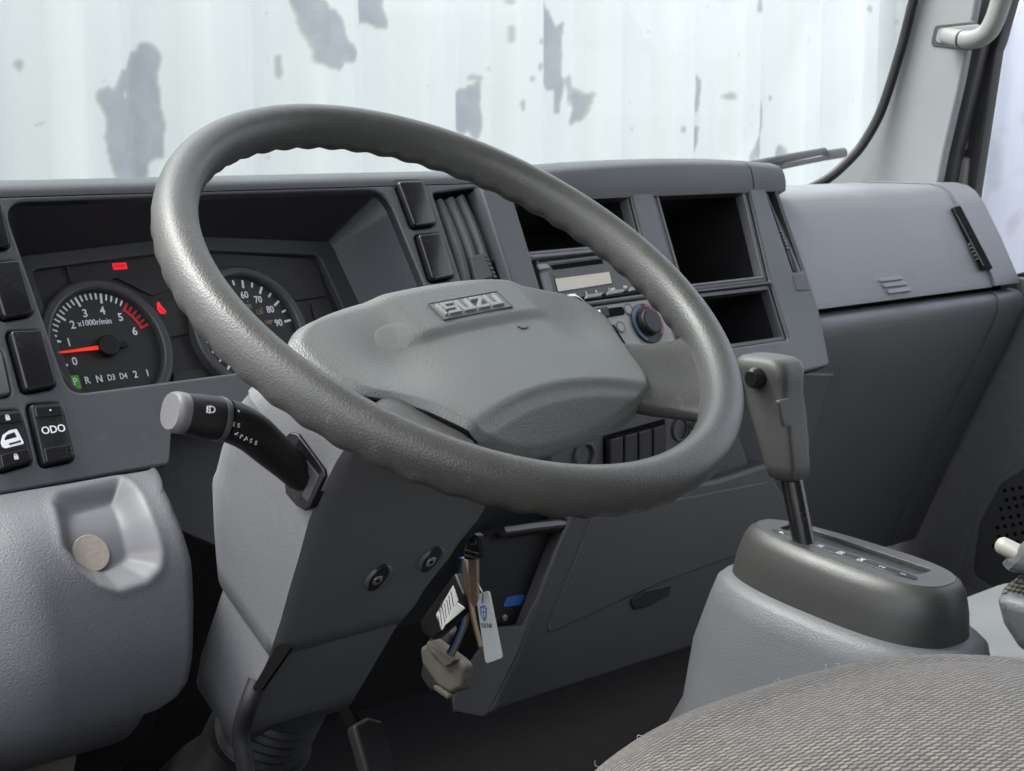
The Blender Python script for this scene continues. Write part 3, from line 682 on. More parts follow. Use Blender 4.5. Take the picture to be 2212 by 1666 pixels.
# lower passenger panel: rolled edge, then undercut
lp = [(.345, -.1155), (.3335, -.1165), (.326, -.120), (.3215, -.127), (.321, -.136), (.3235, -.147), (.345, -.20), (.3745, -.26), (.43, -.39), (.483, -.515), (.54, -.515), (.47, -.30), (.40, -.13)]
extr('passenger_lower_panel', lp, .86, 1.335, 'lower_dash', D, smooth=40)
extr('end_lower_panel', [(y - .003, z + .0005) for y, z in lp], 1.337, 1.405, 'lower_dash', D, smooth=40)
extr('seam_backing', [(.352, -.105), (.352, -.125), (.40, -.125), (.40, -.105)], .86, 1.40, 'black_deep', D)

# ---- knee panel right of the column
FKN = RY(.30)
kp = [(1262, 1080), (1548, 1036), (1660, 1000), (1700, 1120), (1640, 1340), (1530, 1392), (1052, 1548), (1048, 1530)]
KP = thing('knee_panel', 'dark grey knee panel under the dashboard between steering column and gear lever', 'panel', (.45, .3, -.48))
sheet('face', FKN, fillet(FKN.pxs([(1250, 1085), (1548, 1036), (1660, 1000), (1720, 1120), (1640, 1345), (1530, 1392), (1056, 1545), (1119, 1413), (1202, 1197)]), .003), 'knee', KP, depth=.03, bev=.006, seg=4)
# angled left flank of the panel
pa = [FKN.P(*FKN.px(*p), -.002) for p in [(1238, 1085), (1062, 1545)]]
side = [onY(1250, 1090, .30), onY(1202, 1197, .30), onY(1119, 1413, .30), onY(1054, 1545, .30), onY(982, 1538, .325), onY(976, 1512, .33), onY(1026, 1413, .335), onY(1072, 1352, .335), onY(1126, 1350, .33), onY(1180, 1245, .33), onY(1238, 1128, .33)]
n_ = V(-.75, -.6, -.1); n_ /= np.linalg.norm(n_)
rd = onY(1250, 1090, .30) - onY(1054, 1545, .30); rd /= np.linalg.norm(rd); xx_ = V(.80, -.60, 0); xx_ -= rd * (xx_ @ rd)
FFL = Fr(onY(1119, 1413, .30), xx_, rd)
sheet('flank', FFL, fillet(FFL.pxs([(1250, 1090), (1202, 1197), (1119, 1413), (1054, 1546), (1040, 1550), (982, 1538), (976, 1512), (1026, 1413), (1072, 1353), (1126, 1350), (1180, 1245), (1238, 1128)]), .003), 'knee', KP, depth=.012, bev=.002)
FK3 = FKN.off(.0012)
sheet('access_cover', FK3, fillet(FK3.pxs([(1278, 1122), (1290, 1112), (1660, 1040), (1690, 1130), (1620, 1190), (1420, 1262), (1188, 1368), (1183, 1358)]), .004), 'knee', KP, h=.0006, depth=.004, bev=.0014)
fr_ = [FK3.px(*p) for p in [(1360, 1298), (1392, 1275), (1450, 1262), (1445, 1285), (1400, 1310), (1370, 1318)]]
sheet('finger_notch', FK3, fillet(fr_, .004), 'black', KP, h=.0012, depth=.003, bev=.001)

# ================================================================== INSTRUMENT CLUSTER
IC = thing('instrument_cluster', 'dark instrument cluster with tachometer and speedometer behind the wheel rim', 'gauges', LN.P(.1, -.12, 0))
panel = fillet([LN.px(a, b) for a, b in ((-30, 500), (760, 500), (860, 830), (100, 930))], 0)
sheet('face_plate', LN, panel, 'lens', IC, h=-.002, depth=.004, bev=0)
# thin raised frame inside the recess
fo = fillet([LN.px(a, b) + (.01,) for a, b in ((20, 560), (400, 514), (708, 526), (838, 805), (140, 905))], n=4)
fi = fillet([LN.px(a, b) + (.008,) for a, b in ((60, 588), (400, 545), (682, 556), (790, 790), (170, 880))], n=4)
sheet('frame', LN, fo, 'recess', IC, holes=[fi], h=.006, depth=.01, bev=.0015)
# tell-tale windows, each a slightly different black
for L in ([(62, 590), (128, 574), (152, 652), (88, 690)], [(140, 572), (335, 548), (372, 622), (330, 640), (250, 600), (165, 640)], [(300, 652), (395, 640), (412, 720), (345, 735)], [(450, 545), (682, 560), (705, 640), (640, 650), (560, 585), (470, 590)], [(672, 655), (710, 648), (745, 720), (690, 720)], [(375, 805), (445, 795), (455, 822), (372, 835)]):
    sheet('tell_tale_window', LN, quad(LN, L, .004), 'lens', IC, h=.0005, depth=.003, bev=.0006)
tc_ = np.array(LN.px(227, 753)); sc_ = np.array(LN.px(536, 716))
def dist(p, c): return float(np.linalg.norm(np.array(LN.px(*p)) - c))
RT = dist((366.6, 774), tc_); RTi = dist((346, 774), tc_)
def gauge(name, c, Ro, Ri):
    g = ring(name, LN, c[0], c[1], Ri, Ro, 'ring', IC, h=.009, depth=.011, bev=.003)
    disc('dial', LN, c[0], c[1], Ri + .0006, 'dial', g, h=.0015, depth=.002, bev=0)
    return g
gt = gauge('tachometer', tc_, RT, RTi); gs = gauge('speedometer', sc_, RT * 1.01, RTi * 1.01)
def ang(p, c): q = np.array(LN.px(*p, .0015)) - c; return math.atan2(q[1], q[0]), float(np.hypot(*q))
def marks(par, c, a0, a1, n, major, R1, Lmaj, Lmin, wmaj, wmin, mat):
    for k in range(n + 1):
        a = a0 + (a1 - a0) * k / n; mj = (k % major == 0); Lm, w = (Lmaj, wmaj) if mj else (Lmin, wmin)
        f = Fr(LN.P(c[0], c[1], .0019), LN.x * math.cos(a) + LN.y * math.sin(a), -LN.x * math.sin(a) + LN.y * math.cos(a))
        sheet('tick', f, rrect(R1 - Lm, -w / 2, R1, w / 2, 0), mat(k) if callable(mat) else mat, par, depth=.0004, bev=0)
a0, r0 = ang((129.6, 795.5), tc_); a6, r6 = ang((302.8, 710), tc_)
if a0 < 0: a0 += 2 * math.pi
Rk = RTi * .96
aT = lambda v: a0 + (a6 - a0) * v / 6
marks(gt, tc_, a0, a6, 30, 5, Rk, .0095, .0058, .0020, .0015, lambda k: 'red_print' if k >= 25 else 'white_print')
for v in range(7):
    a = aT(v); rr = Rk - .0168
    text('numeral', str(v), LN, tc_[0] + rr * math.cos(a), tc_[1] + rr * math.sin(a), .0105, 'white_print', gt, h=.0020, bold=.015)
text('unit_lettering', 'x1000r/min', LN, tc_[0] - .004, tc_[1] + .0245, .0076, 'white_print', gt, h=.0020, bold=.012, sx=.95)
ta = np.linspace(aT(5), aT(6), 14)
sheet('red_zone', LN, [(tc_[0] + r * math.cos(a), tc_[1] + r * math.sin(a)) for r, L in ((Rk - .0070, ta), (Rk - .0092, ta[::-1])) for a in L], 'red_print', gt, h=.0021, depth=.0004, bev=0)
an, rn = ang((118, 766), tc_)
if an < 0: an += 2 * math.pi
fN = Fr(LN.P(tc_[0], tc_[1], .006), LN.x * math.cos(an) + LN.y * math.sin(an), -LN.x * math.sin(an) + LN.y * math.cos(an))
sheet('needle', fN, [(.008, -.0019), (Rk * .97, -.0007), (Rk * .97, .0007), (.008, .0019)], 'needle', gt, depth=.0012, bev=.0003)
sheet('needle_tail', fN, rrect(-.020, -.0028, .004, .0028, .001), 'black', gt, h=.0005, depth=.003, bev=.0006)
disc('needle_hub', LN, tc_[0], tc_[1], .0098, 'black', gt, h=.0095, depth=.006, bev=.0015)
for k, s in enumerate(('P', 'R', 'N', 'D3', 'D4', '2', '1')):
    u, v = 162 + (318 - 162) * k / 6, 826 + (807 - 826) * k / 6
    x, y = LN.px(u, v, .002)
    if s == 'P': sheet('gear_lamp', LN, rrect(x - .0047, y - .0062, x + .0047, y + .0062, .0006), 'green_lamp', gt, h=.0022, depth=.0006, bev=0)
    text('gear_letter', s, LN, x, y, .0092 if len(s) == 1 else .0078, 'white_print', gt, h=.0026, bold=.012, sx=.95 if len(s) == 1 else .8)
# speedometer
b60, _ = ang((522.8, 603), sc_); b90, _ = ang((631, 691), sc_)
aS = lambda v: b60 + (b90 - b60) * (v - 60) / 30
marks(gs, sc_, aS(0), aS(90), 18, 2, Rk, .0080, .0052, .0022, .0018, 'white_print')
for v in range(0, 100, 10):
    a = aS(v); rr = Rk - .0155
    text('numeral', str(v), LN, sc_[0] + rr * math.cos(a), sc_[1] + rr * math.sin(a), .0098, 'white_print', gs, h=.0020, bold=.014, sx=.9)
for v in range(20, 160, 20):
    a = aS(v / 1.609); rr = Rk - .027
    text('kilometre_numeral', str(v), LN, sc_[0] + rr * math.cos(a), sc_[1] + rr * math.sin(a), .0066, 'tan_print', gs, h=.0020, bold=.006, sx=.85)
    disc('kilometre_dot', LN, sc_[0] + (Rk - .0215) * math.cos(a), sc_[1] + (Rk - .0215) * math.sin(a), .0008, 'tan_print', gs, h=.0020, depth=.0004, bev=0, n=8)
a = aS(1); fN = Fr(LN.P(sc_[0], sc_[1], .006), LN.x * math.cos(a) + LN.y * math.sin(a), -LN.x * math.sin(a) + LN.y * math.cos(a))
sheet('needle', fN, [(.008, -.0019), (Rk * .93, -.0007), (Rk * .93, .0007), (.008, .0019)], 'needle', gs, depth=.0012, bev=.0003)
disc('needle_hub', LN, sc_[0], sc_[1], .0098, 'black', gs, h=.0095, depth=.006, bev=.0015)
# warning lamps: a red lettered lamp and the seat belt symbol
x, y = LN.px(259, 575, .001)
o = sheet('brake_lamp', LN, rrect(x - .0072, y - .0031, x + .0072, y + .0031, .0008), 'red_lamp', IC, h=.0012, depth=.0008, bev=0)
text('lettering', 'BRAKE', LN, x, y, .0047, 'red_print', o, h=.0016, sx=.85)
x, y = LN.px(347, 666, .001)
o = sheet('seat_belt_lamp', LN, fillet([(x - .0020, y + .0062), (x + .0004, y + .0062), (x + .0012, y + .0022), (x + .0048, y - .0030), (x + .0036, y - .0058), (x - .0022, y - .0050), (x - .0036, y - .0004)], .001), 'red_lamp', IC, h=.0012, depth=.0008, bev=0)
tube('belt_line', [LN.P(x - .002, y + .001, .0016), LN.P(x + .003, y - .005, .0016)], .0004, 'red_print', o, n=5)

# ================================================================== RADIO AND HEATER CONTROLS
RF = ST.off(-.006)
RA = thing('car_radio', 'black car radio with pale blank display in the centre of the dashboard', 'radio', RF.P(*RF.px(1290, 650), -.02))
rq = [(1152, 564), (1393, 535), (1424, 628), (1181, 660)]
sheet('body', RF, quad(RF, rq, .002), 'black', RA, depth=.05, bev=.0015)
sheet('face', RF, shrink(quad(RF, rq, .002), .003), 'grey_mid', RA, h=.003, depth=.006, bev=.0012)
r2 = RF.off(.0036)
sheet('disc_slot', r2, quad(r2, [(1189, 573), (1300, 559), (1304, 569), (1196, 583)], .001), 'black_deep', RA, depth=.002, bev=.0004)
sheet('slot_lip', r2, quad(r2, [(1180, 566), (1296, 552), (1298, 557), (1184, 571)], .0005), 'frame_grey', RA, h=.0005, depth=.002, bev=.0004)
sheet('display_window', r2, quad(r2, [(1196, 595), (1316, 580), (1324, 614), (1205, 633)], .001), 'black_gloss', RA, depth=.002, bev=.0004)
sheet('display', r2, quad(r2, [(1199, 603), (1315, 588), (1321, 612), (1206, 630)], .0003), 'lcd', RA, h=.0006, depth=.001, bev=0)
sheet('eject_button', r2, quad(r2, [(1159, 572), (1180, 570), (1187, 581), (1165, 584)], .001), 'silver', RA, h=.002, depth=.003, bev=.0008)
sheet('volume_slider', r2, quad(r2, [(1166, 592), (1182, 588), (1193, 631), (1177, 634)], .001), 'frame_grey', RA, h=.002, depth=.003, bev=.0008)
for (u, v, w) in ((1229, 650, 26), (1281, 642, 38), (1328, 634, 38), (1374, 626, 34)):
    sheet('preset_button', r2, quad(r2, [(u - w / 2 + 4, v - 4), (u + w / 2, v - 4 - w * .13), (u + w / 2 - 3, v + 3 - w * .1), (u - w / 2, v + 5)], .0008), 'silver', RA, h=.0022, depth=.003, bev=.0008)
for (u, v, s) in ((1218, 641, '15'), (1241, 638, '26'), (1266, 634, '3'), (1287, 631, '4'), (1321, 626, 'S-AM'), (1350, 621, 'FM')):
    x, y = r2.px(u, v); text('lettering', s, r2, x, y, .0052, 'white_print', RA, h=.0006, sx=.9)

HF = ST.off(-.002)
HE = thing('heater_panel', 'silver heater control panel with black slider and temperature dial', 'control panel', HF.P(*HF.px(1320, 780), -.02))
hq = [(1184, 674), (1427, 641), (1470, 758), (1226, 788)]
sheet('face', HF, shrink(quad(HF, hq, .003), .0006), 'silver', HE, depth=.02, bev=.0015)
sheet('slider_slot', HF, quad(HF, [(1268, 673), (1345, 662), (1350, 680), (1275, 693)], .004), 'black_deep', HE, h=.0006, depth=.002, bev=.0003)
o = sheet('slider_knob', HF, quad(HF, [(1265, 676), (1296, 670), (1301, 694), (1272, 702)], .003), 'black', HE, h=.014, depth=.014, bev=.003)
sheet('slider_stripe', HF, quad(HF, [(1283, 671), (1296, 669), (1299, 688), (1287, 691)], .001, .0145), 'chrome', o, h=.0150, depth=.002, bev=.0005)
for (u, v, r) in ((1357, 669, .0068), (1340, 707, .0068), (1312, 716, .009)):
    x, y = HF.px(u, v); ring('push_button_ring', HF, x, y, r - .0012, r, 'frame_grey', HE, h=.0012, depth=.003, bev=.0006); disc('push_button', HF, x, y, r - .0012, 'silver', HE, h=.001, depth=.003, bev=.0008)
x, y = HF.px(1396, 700)
o = disc('temperature_dial', HF, x, y, .0235, 'black', HE, h=.003, depth=.005, bev=.001)
t0 = np.linspace(math.pi * .55, math.pi * 1.35, 20); t1 = np.linspace(-.25 * math.pi, .45 * math.pi, 20)
for nm, tt, mt in (('cold_band', t0, 'dial_blue'), ('warm_band', t1, 'dial_red')):
    sheet(nm, HF, [(x + r * math.cos(a), y + r * math.sin(a)) for r, L in ((.0232, tt), (.0192, tt[::-1])) for a in L], mt, o, h=.0036, depth=.001, bev=0)
disc('dial_knob', HF, x, y, .0150, 'black', o, h=.011, depth=.010, bev=.003)
x, y = HF.px(1222, 690)
o = disc('fan_knob', HF, x, y, .021, 'black', HE, h=.016, depth=.016, bev=.003); ring('fan_knob_rim', HF, x, y, .0185, .0225, 'chrome', o, h=.018, depth=.006, bev=.002)

# ================================================================== STEERING WHEEL
SWL = thing('steering_wheel', 'worn grey steering wheel with grained two spoke airbag hub', 'steering wheel', AX * .02)
HUBROT = R_(5)
RW = .205
nt_, npf = 448, 44
rings = []
for th in np.linspace(0, 2 * math.pi, nt_, endpoint=False):
    rr_ = []
    ct, st_ = math.cos(th), math.sin(th)
    for k in range(npf):
        ph = 2 * math.pi * k / npf; c, s = math.cos(ph), math.sin(ph)
        # egg shaped section, flatter on the inside top
        a, b = .0150, .0172
        x = a * np.sign(c) * abs(c) ** .92; y = b * np.sign(s) * abs(s) ** .92
        under = sst((-s - .05) / .6)
        w = .0006 * math.cos(56 * th) * under
        x += w * c; y += 1.4 * w * s
        # moulding seam low on both flanks
        for p0 in (R_(-38), R_(218)):
            dph = (ph - p0 + math.pi) % (2 * math.pi) - math.pi
            if abs(dph) < R_(5): x -= .0005 * c; y -= .0005 * s
        rr_.append(WH.P((RW + x) * ct, (RW + x) * st_, y))
    rings.append(rr_)
rings.append(rings[0])
v = np.array(rings[:-1]).reshape(-1, 3); fcs = []
for i in range(nt_):
    for k in range(npf):
        j, l = (i + 1) % nt_, (k + 1) % npf; fcs.append((i * npf + k, j * npf + k, j * npf + l, i * npf + l))
put('rim', v, fcs, 'wheel', SWL, smooth=60)
HB = WH.turn(HUBROT)
oc = [(-.150, .000), (-.135, .010), (-.10, .018), (-.05, .020), (0, .018), (.05, .011), (.09, .002), (.12, -.008), (.137, -.024), (.140, -.040), (.132, -.058), (.124, -.075), (.118, -.09), (.112, -.105), (.103, -.116), (.090, -.123), (.06, -.128), (.03, -.130), (0, -.1305), (-.03, -.130), (-.06, -.127), (-.083, -.119), (-.092, -.106), (-.104, -.086), (-.119, -.070), (-.138, -.055), (-.148, -.036), (-.152, -.016)]
oc = resample(smooth_path(oc + oc[:1], 190)[:-1], 180)
def hub_h(x, y):
    ax_ = abs(x)
    h = -.006 - .011 * (ax_ / .145) ** 2.2
    plat = sst((.078 - ax_) / .022) * sst((y + .036) / .009)
    h += .0038 * plat
    h -= .006 * math.exp(-((ax_ - .092) / .026) ** 2 - ((y + .040) / .028) ** 2)
    if y > .006 - .02 * sst((x - .04) / .09): h -= .5 * (y - .006 + .02 * sst((x - .04) / .09)) ** 2 / .014
    yr = -.096 - .020 * (ax_ / .1) ** 2
    h -= .004 * sst((yr - y) / .008) + max(0, yr - .003 - y) * .30
    h -= max(0, yr - .013 - y) * .75
    return h
cc = np.array([0, -.055]); rg = []
for t_ in np.r_[.02, np.linspace(.06, 1, 56)]:
    q = cc + (oc - cc) * t_; e = .004 * sst((t_ - .95) / .05)
    rg.append([HB.P(x, y, hub_h(x, y) - e) for x, y in q])
for dz, sc in ((0., 1.004), (.5, 1.006), (1., 1.004), (1.05, .96)):
    q = cc + (oc - cc) * sc; rg.append([HB.P(x, y, (hub_h(*(cc + (V(x, y) - cc) / sc)) - .006) * (1 - min(dz, 1)) + -.038 * dz) for x, y in q])
PAD = loft('airbag_cover', rg, 'pad', SWL, caps=(True, True), smooth=50)
# back cover under the pad
rg = []
for L_, sc in ((-.0405, .975), (-.055, .93), (-.078, .72), (-.085, .55)):
    q = cc + (oc - cc) * sc + (0, .004); rg.append([HB.P(x, y, L_) for x, y in q])
loft('hub_back_cover', rg, 'knee', SWL, smooth=40)
# maker's lettering on the raised plateau
def logo_h(x, y): return hub_h(x, y)
fl = HB.off(hub_h(0, -.012))
sheet('badge_field', fl, fillet([(-.0365, -.0235), (.0335, -.0235), (.0335, -.0065), (-.0365, -.0065)], .0006), 'pad', PAD, h=.0004, depth=.002, bev=.0002)
sheet('badge_border', fl, rrect(-.0372, -.0242, .0342, -.0058, .0006), 'knee', PAD, holes=[rrect(-.0365, -.0235, .0335, -.0065, .0006)], h=.0008, depth=.002, bev=.0002)
# blocky letters I S U Z U drawn as strokes
def stroke(pts, w=.0034):
    P = np.array(pts, float); L_, R2 = [], []
    for i in range(len(P)):
        d = P[min(i + 1, len(P) - 1)] - P[max(i - 1, 0)]; d /= np.linalg.norm(d); n = V(-d[1], d[0])
        k = 1.0
        if 0 < i < len(P) - 1:
            e = P[i] - P[i - 1]; e /= np.linalg.norm(e); k = 1 / max(.5, abs(n @ V(-e[1], e[0])))
        L_.append(P[i] + n * w / 2 * k); R2.append(P[i] - n * w / 2 * k)
    return np.array(L_ + R2[::-1])
lw, lh, lt = .0118, .0118, .0025; yb = -.0209
GL = {'I': [(0, 0), (lt, 0), (lt, lh), (0, lh)],
      'S': [(0, 0), (lw, 0), (lw, lh / 2 + lt / 2), (lt, lh / 2 + lt / 2), (lt, lh - lt), (lw, lh - lt), (lw, lh), (0, lh), (0, lh / 2 - lt / 2), (lw - lt, lh / 2 - lt / 2), (lw - lt, lt), (0, lt)],
      'U': [(0, lh), (lt, lh), (lt, lt), (lw - lt, lt), (lw - lt, lh), (lw, lh), (lw, 0), (0, 0)],
      'Z': [(0, lh), (lw, lh), (lw, lh - lt), (lt * 1.6, lt), (lw, lt), (lw, 0), (0, 0), (0, lt), (lw - lt * 1.6, lh - lt), (0, lh - lt)]}
for g, x0 in (('I', -.0335), ('S', -.0286), ('U', -.0140), ('Z', .0006), ('U', .0152)):
    sheet('letter', fl, fillet([(x0 + p, yb + q) for p, q in GL[g]], .0005, 2), 'pad_smooth', PAD, h=.0026, depth=.003, bev=.0003)
# smooth embossed airbag mark left of the badge
ox, oy = -.078, -.022
el = [(ox + .017 * math.cos(a), oy + .0125 * math.sin(a)) for a in np.linspace(0, 2 * math.pi, 40, endpoint=False)]
rg = [[HB.P(*(V(ox, oy) + (V(*p) - V(ox, oy)) * s), hub_h(*(V(ox, oy) + (V(*p) - V(ox, oy)) * s)) + e) for p in el] for s, e in ((1.08, -.0008), (.92, .0000), (.75, .0002), (.4, .0003), (.05, .0003))]
loft('airbag_mark', rg, 'pad_mark', PAD, caps=(False, True), smooth=60)
for arc in (oc[(oc[:, 0] > .08) & (oc[:, 1] < -.045) & (oc[:, 1] > -.122)], oc[(oc[:, 0] < -.08) & (oc[:, 1] < -.030) & (oc[:, 1] > -.122)]):
    arc = arc[np.argsort(arc[:, 1])]; q = cc + (arc - cc) * 1.012
    tube('seam', [HB.P(x, y, hub_h(*a) - .0052) for (x, y), a in zip(q, arc)], .0016, 'black_deep', SWL, n=6)
tube('nick', [HB.P(x, y, hub_h(x, y) + .0004) for x, y in [(.026, -.040), (.028, -.043), (.033, -.043), (.036, -.041)]], .0006, 'knee', PAD, n=5)
# the two spokes
for sg in (1, -1):
    rg = []
    ue = resample(smooth_path([(.100, -.050), (.125, -.064), (.148, -.072), (.164, -.071), (.177, -.062), (.186, -.048), (.190, -.036)], 40), 30, closed=False)
    le = resample(smooth_path([(.080, -.118), (.096, -.130), (.104, -.141), (.106, -.150), (.103, -.158), (.098, -.166), (.090, -.173)], 40), 30, closed=False)
    for k in range(30):
        s = k / 29.; rr_ = []
        hc = -.0255 + .0205 * sst((s - .05) / .8); th_ = .0120 - .0005 * s
        for a in np.linspace(0, 2 * math.pi, 56, endpoint=False):
            c, n2 = math.cos(a), math.sin(a); tt = .5 + .5 * np.sign(c) * abs(c) ** .6
            p = le[k] * (1 - tt) + ue[k] * tt; r_p = np.linalg.norm(p); fl_ = sst(s * 1.2)
            p = p * (1 + fl_ * (max(r_p, .204) / r_p - 1)); r_p = np.linalg.norm(p)
            if r_p > .205: p = p * .205 / r_p
            rr_.append(HB.P(sg * p[0], p[1], hc + th_ * np.sign(n2) * abs(n2) ** .8 - .004 * math.sin(math.pi * tt) * (1 - s)))
        rg.append(rr_)
    loft('spoke', rg, 'wheel', SWL, smooth=60)

# ================================================================== STEERING COLUMN
SC = thing('steering_column', 'grey plastic steering column shroud below the wheel', 'steering column', AX * .45)
def colp(X, q, L): return V(X, 0, 0) + WH.y * q + AX * L
def colring(w, qr, qf, L, r=.02, cut=0., n=64):
    P = fillet([(-w, qr + cut), (-w + r * .3, qr), (w - r * .3, qr), (w, qr + cut), (w, qf), (-w, qf)], r, 6)
    P = resample(P, n); return [colp(x, q, L) for x, q in P]
loft('upper_shroud', [colring(.080, -.044, .000, .068), colring(.092, -.050, .020, .074), colring(.102, -.053, .044, .10), colring(.102, -.052, .064, .128)], 'column', SC, smooth=50)
loft('lower_shroud', [colring(.1005, -.0505, .063, .1285), colring(.098, -.049, .074, .16), colring(.089, -.047, .080, .20), colring(.082, -.046, .084, .24), colring(.074, -.044, .074, .275), colring(.070, -.043, .062, .30), colring(.067, -.042, .052, .318), colring(.060, -.038, .045, .323)], 'column', SC, smooth=50)
loft('lower_sleeve', [colring(.0655, -.0412, .046, .30), colring(.0645, -.0408, .044, .33), colring(.062, -.040, .040, .40), colring(.060, -.039, .036, .425), colring(.052, -.033, .030, .432)], 'column', SC, smooth=50)
# keyhole-like screw wells on the underside
fq = Fr(colp(0, -.0465, 0), (1, 0, 0), -AX)          # plane of the rear face, y up the column
for (u, v) in ((815, 1247), (930, 1207)):
    d = ray(u, v); tt = ((fq.o - CAM) @ fq.z) / (d @ fq.z); p = CAM + d * tt - fq.o; x, y = p @ fq.x, p @ fq.y
    w = disc('screw_well', fq, x, y, .0085, 'black', SC, h=.0022, depth=.004, bev=.001, ry=.014)
    ring('well_lip', fq, x + .001, y, .0085, .0125, 'column', w, h=.0020, depth=.004, bev=.0018)
    disc('screw', fq, x - .001, y - .001, .0048, 'steel', w, h=.0030, depth=.002, bev=.0006); disc('screw_socket', fq, x - .001, y - .001, .002, 'black_deep', w, h=.0032, depth=.001, bev=0, n=6)
d = ray(690, 1475); tt = ((fq.o - CAM) @ fq.z) / (d @ fq.z); p = CAM + d * tt - fq.o
rg = [[fq.P(p @ fq.x + a * s * .9, p @ fq.y + b * s, -.0105 + e) for a, b in [(.009 * math.cos(t), .017 * math.sin(t)) for t in np.linspace(0, 2 * math.pi, 24, endpoint=False)]] for s, e in ((1.3, -.004), (1.1, -.001), (.9, .0016), (.7, .003), (.45, .0042), (.2, .0048), (.05, .005))]
loft('shroud_boss', rg, 'column', SC, caps=(False, True), smooth=60)
# cable slot with the cable that hangs out of it
sl_ = [onX(*p, -.062) for p in [(606, 1392), (628, 1404), (560, 1490), (538, 1478)]]
fsl = RX(-.0672); sheet('cable_slot', fsl, fillet(fsl.pxs([(600, 1395), (632, 1398), (566, 1492), (545, 1490)]), .002), 'black_deep', SC, h=.001, depth=.003, bev=.0004)
tube('cable', smooth_path([onX(*p) for p in [(556, 1470, -.060), (538, 1520, -.068), (522, 1580, -.070), (528, 1640, -.070), (545, 1720, -.068)]], 30), [.0075] * 30 + [.0075], 'rubber', SC, n=12)
# bellows
bw = thing('column_boot', 'black ribbed rubber boot at the foot of the steering column', 'boot', colp(0, -.01, .58))
rg = []
for k, L_ in enumerate(np.linspace(.415, .475, 37)):
    r = .040 + .0022 * math.cos(2 * math.pi * k / 6); rg.append([colp(r * math.cos(a), -.012 + r * math.sin(a), L_) for a in np.linspace(0, 2 * math.pi, 40, endpoint=False)])
loft('bellows', rg, 'rubber', bw, smooth=60)
loft('boot_base', [[colp(r * math.cos(a), -.012 + r * math.sin(a), L_) for a in np.linspace(0, 2 * math.pi, 40, endpoint=False)] for r, L_ in ((.046, .472), (.047, .51), (.06, .54), (.075, .60))], 'rubber', bw, smooth=40)

# ---- combination stalk
fb = RX(-.1035)
bz = thing('light_stalk', 'black light and cruise stalk with flat grey end on the column', 'stalk', onX(655, 1030, -.1))
bq = [(612, 948), (628, 934), (645, 938), (702, 1015), (704, 1030), (672, 1098), (660, 1104), (640, 1092), (618, 1066)]
sheet('bezel', fb, fillet(fb.pxs(bq), .003), 'black_gloss', bz, h=.001, depth=.006, bev=.0012)
sheet('bezel_gate', fb, fillet(fb.pxs([(632, 958), (642, 965), (693, 1028), (668, 1085), (655, 1070), (672, 1030), (640, 985)]), .001), 'grey_mid', bz, h=.0014, depth=.002, bev=.0004)
PX_ = [(662, 1042, -.097), (622, 1003, -.113), (583, 968, -.128), (545, 935, -.143), (508, 915, -.157), (478, 906, -.168)]
sp_ = smooth_path([onX(*p) for p in PX_], 30)
prf = [(1.05 * np.sign(math.cos(a)) * abs(math.cos(a)) ** .85, .92 * np.sign(math.sin(a)) * abs(math.sin(a)) ** .85) for a in np.linspace(0, 2 * math.pi, 28, endpoint=False)]
tube('arm', sp_, np.interp(np.linspace(0, 1, len(sp_)), [0, .06, .35, .7, 1], [.0085, .0115, .0135, .0152, .0158]), 'black', bz, prof=prf)
e0 = sp_[-1]; e1 = onX(370, 889, -.203); ed = (e1 - e0); el_ = np.linalg.norm(ed); ed /= el_
seg = lambda a, b, n=2: [e0 + ed * (a + (b - a) * k / (n - 1)) for k in range(n)]
tube('collar', seg(0, .004, 3), [.0161, .0165, .0161], 'grey_mid', bz, prof=prf)
tube('twist_knob', seg(.004, el_ - .008, 6), [.0158, .0160, .0158, .0154, .0151, .0148], 'black', bz, prof=prf)
tube('end_knob', seg(el_ - .0078, el_ + .001, 6), [.0148, .0149, .0149, .0147, .0141, .0128], 'frame_grey', bz, prof=prf)
# printed marks, on the side turned to the door
from mathutils.bvhtree import BVHTree
def on_mesh(o, u, v):
    b = BASE[o.name]; t_ = BVHTree.FromPolygons([tuple(x.co) for x in o.data.vertices], [tuple(p.vertices) for p in o.data.polygons])
    d = ray(u, v); d = d / np.linalg.norm(d); loc, n, i, _ = t_.ray_cast(Vector(CAM - b), Vector(d))
    return None if loc is None else (np.array(loc) + b, np.array(n) if np.array(n) @ d < 0 else -np.array(n))
def wrap_text(o, body, u, v, du, dv, size, rot, name='lettering'):
    for k, ch in enumerate(body):
        r = on_mesh(o, u + du * k, v + dv * k)
        if r is None: continue
        P, n = r; x = RGT - n * (RGT @ n); f = Fr(P + n * .0003, x, np.cross(n, x)); text(name, ch, f, 0, 0, size, 'paper', bz, h=0, rot=rot, thick=.0006, bold=.01)
arm_o = [o for o in bz.children if o.name.startswith('arm')][0]; tw_o = [o for o in bz.children if o.name.startswith('twist_knob')][0]
wrap_text(arm_o, 'PASS', 521, 943, 10.5, 4.6, .0044, R_(-20)); wrap_text(arm_o, '<', 510, 938, 0, 0, .0050, R_(-18), 'arrow_mark')
wrap_text(arm_o, 'RES', 497, 915, 9, 2.4, .0040, R_(-12)); wrap_text(arm_o, '+', 503, 903, 0, 0, .0046, R_(-10))
wrap_text(arm_o, '-', 516, 888, 0, 0, .006, R_(-30), 'index_mark')
wrap_text(tw_o, 'ED', 450, 886, 8, 0, .0066, R_(-4), 'lamp_symbol')

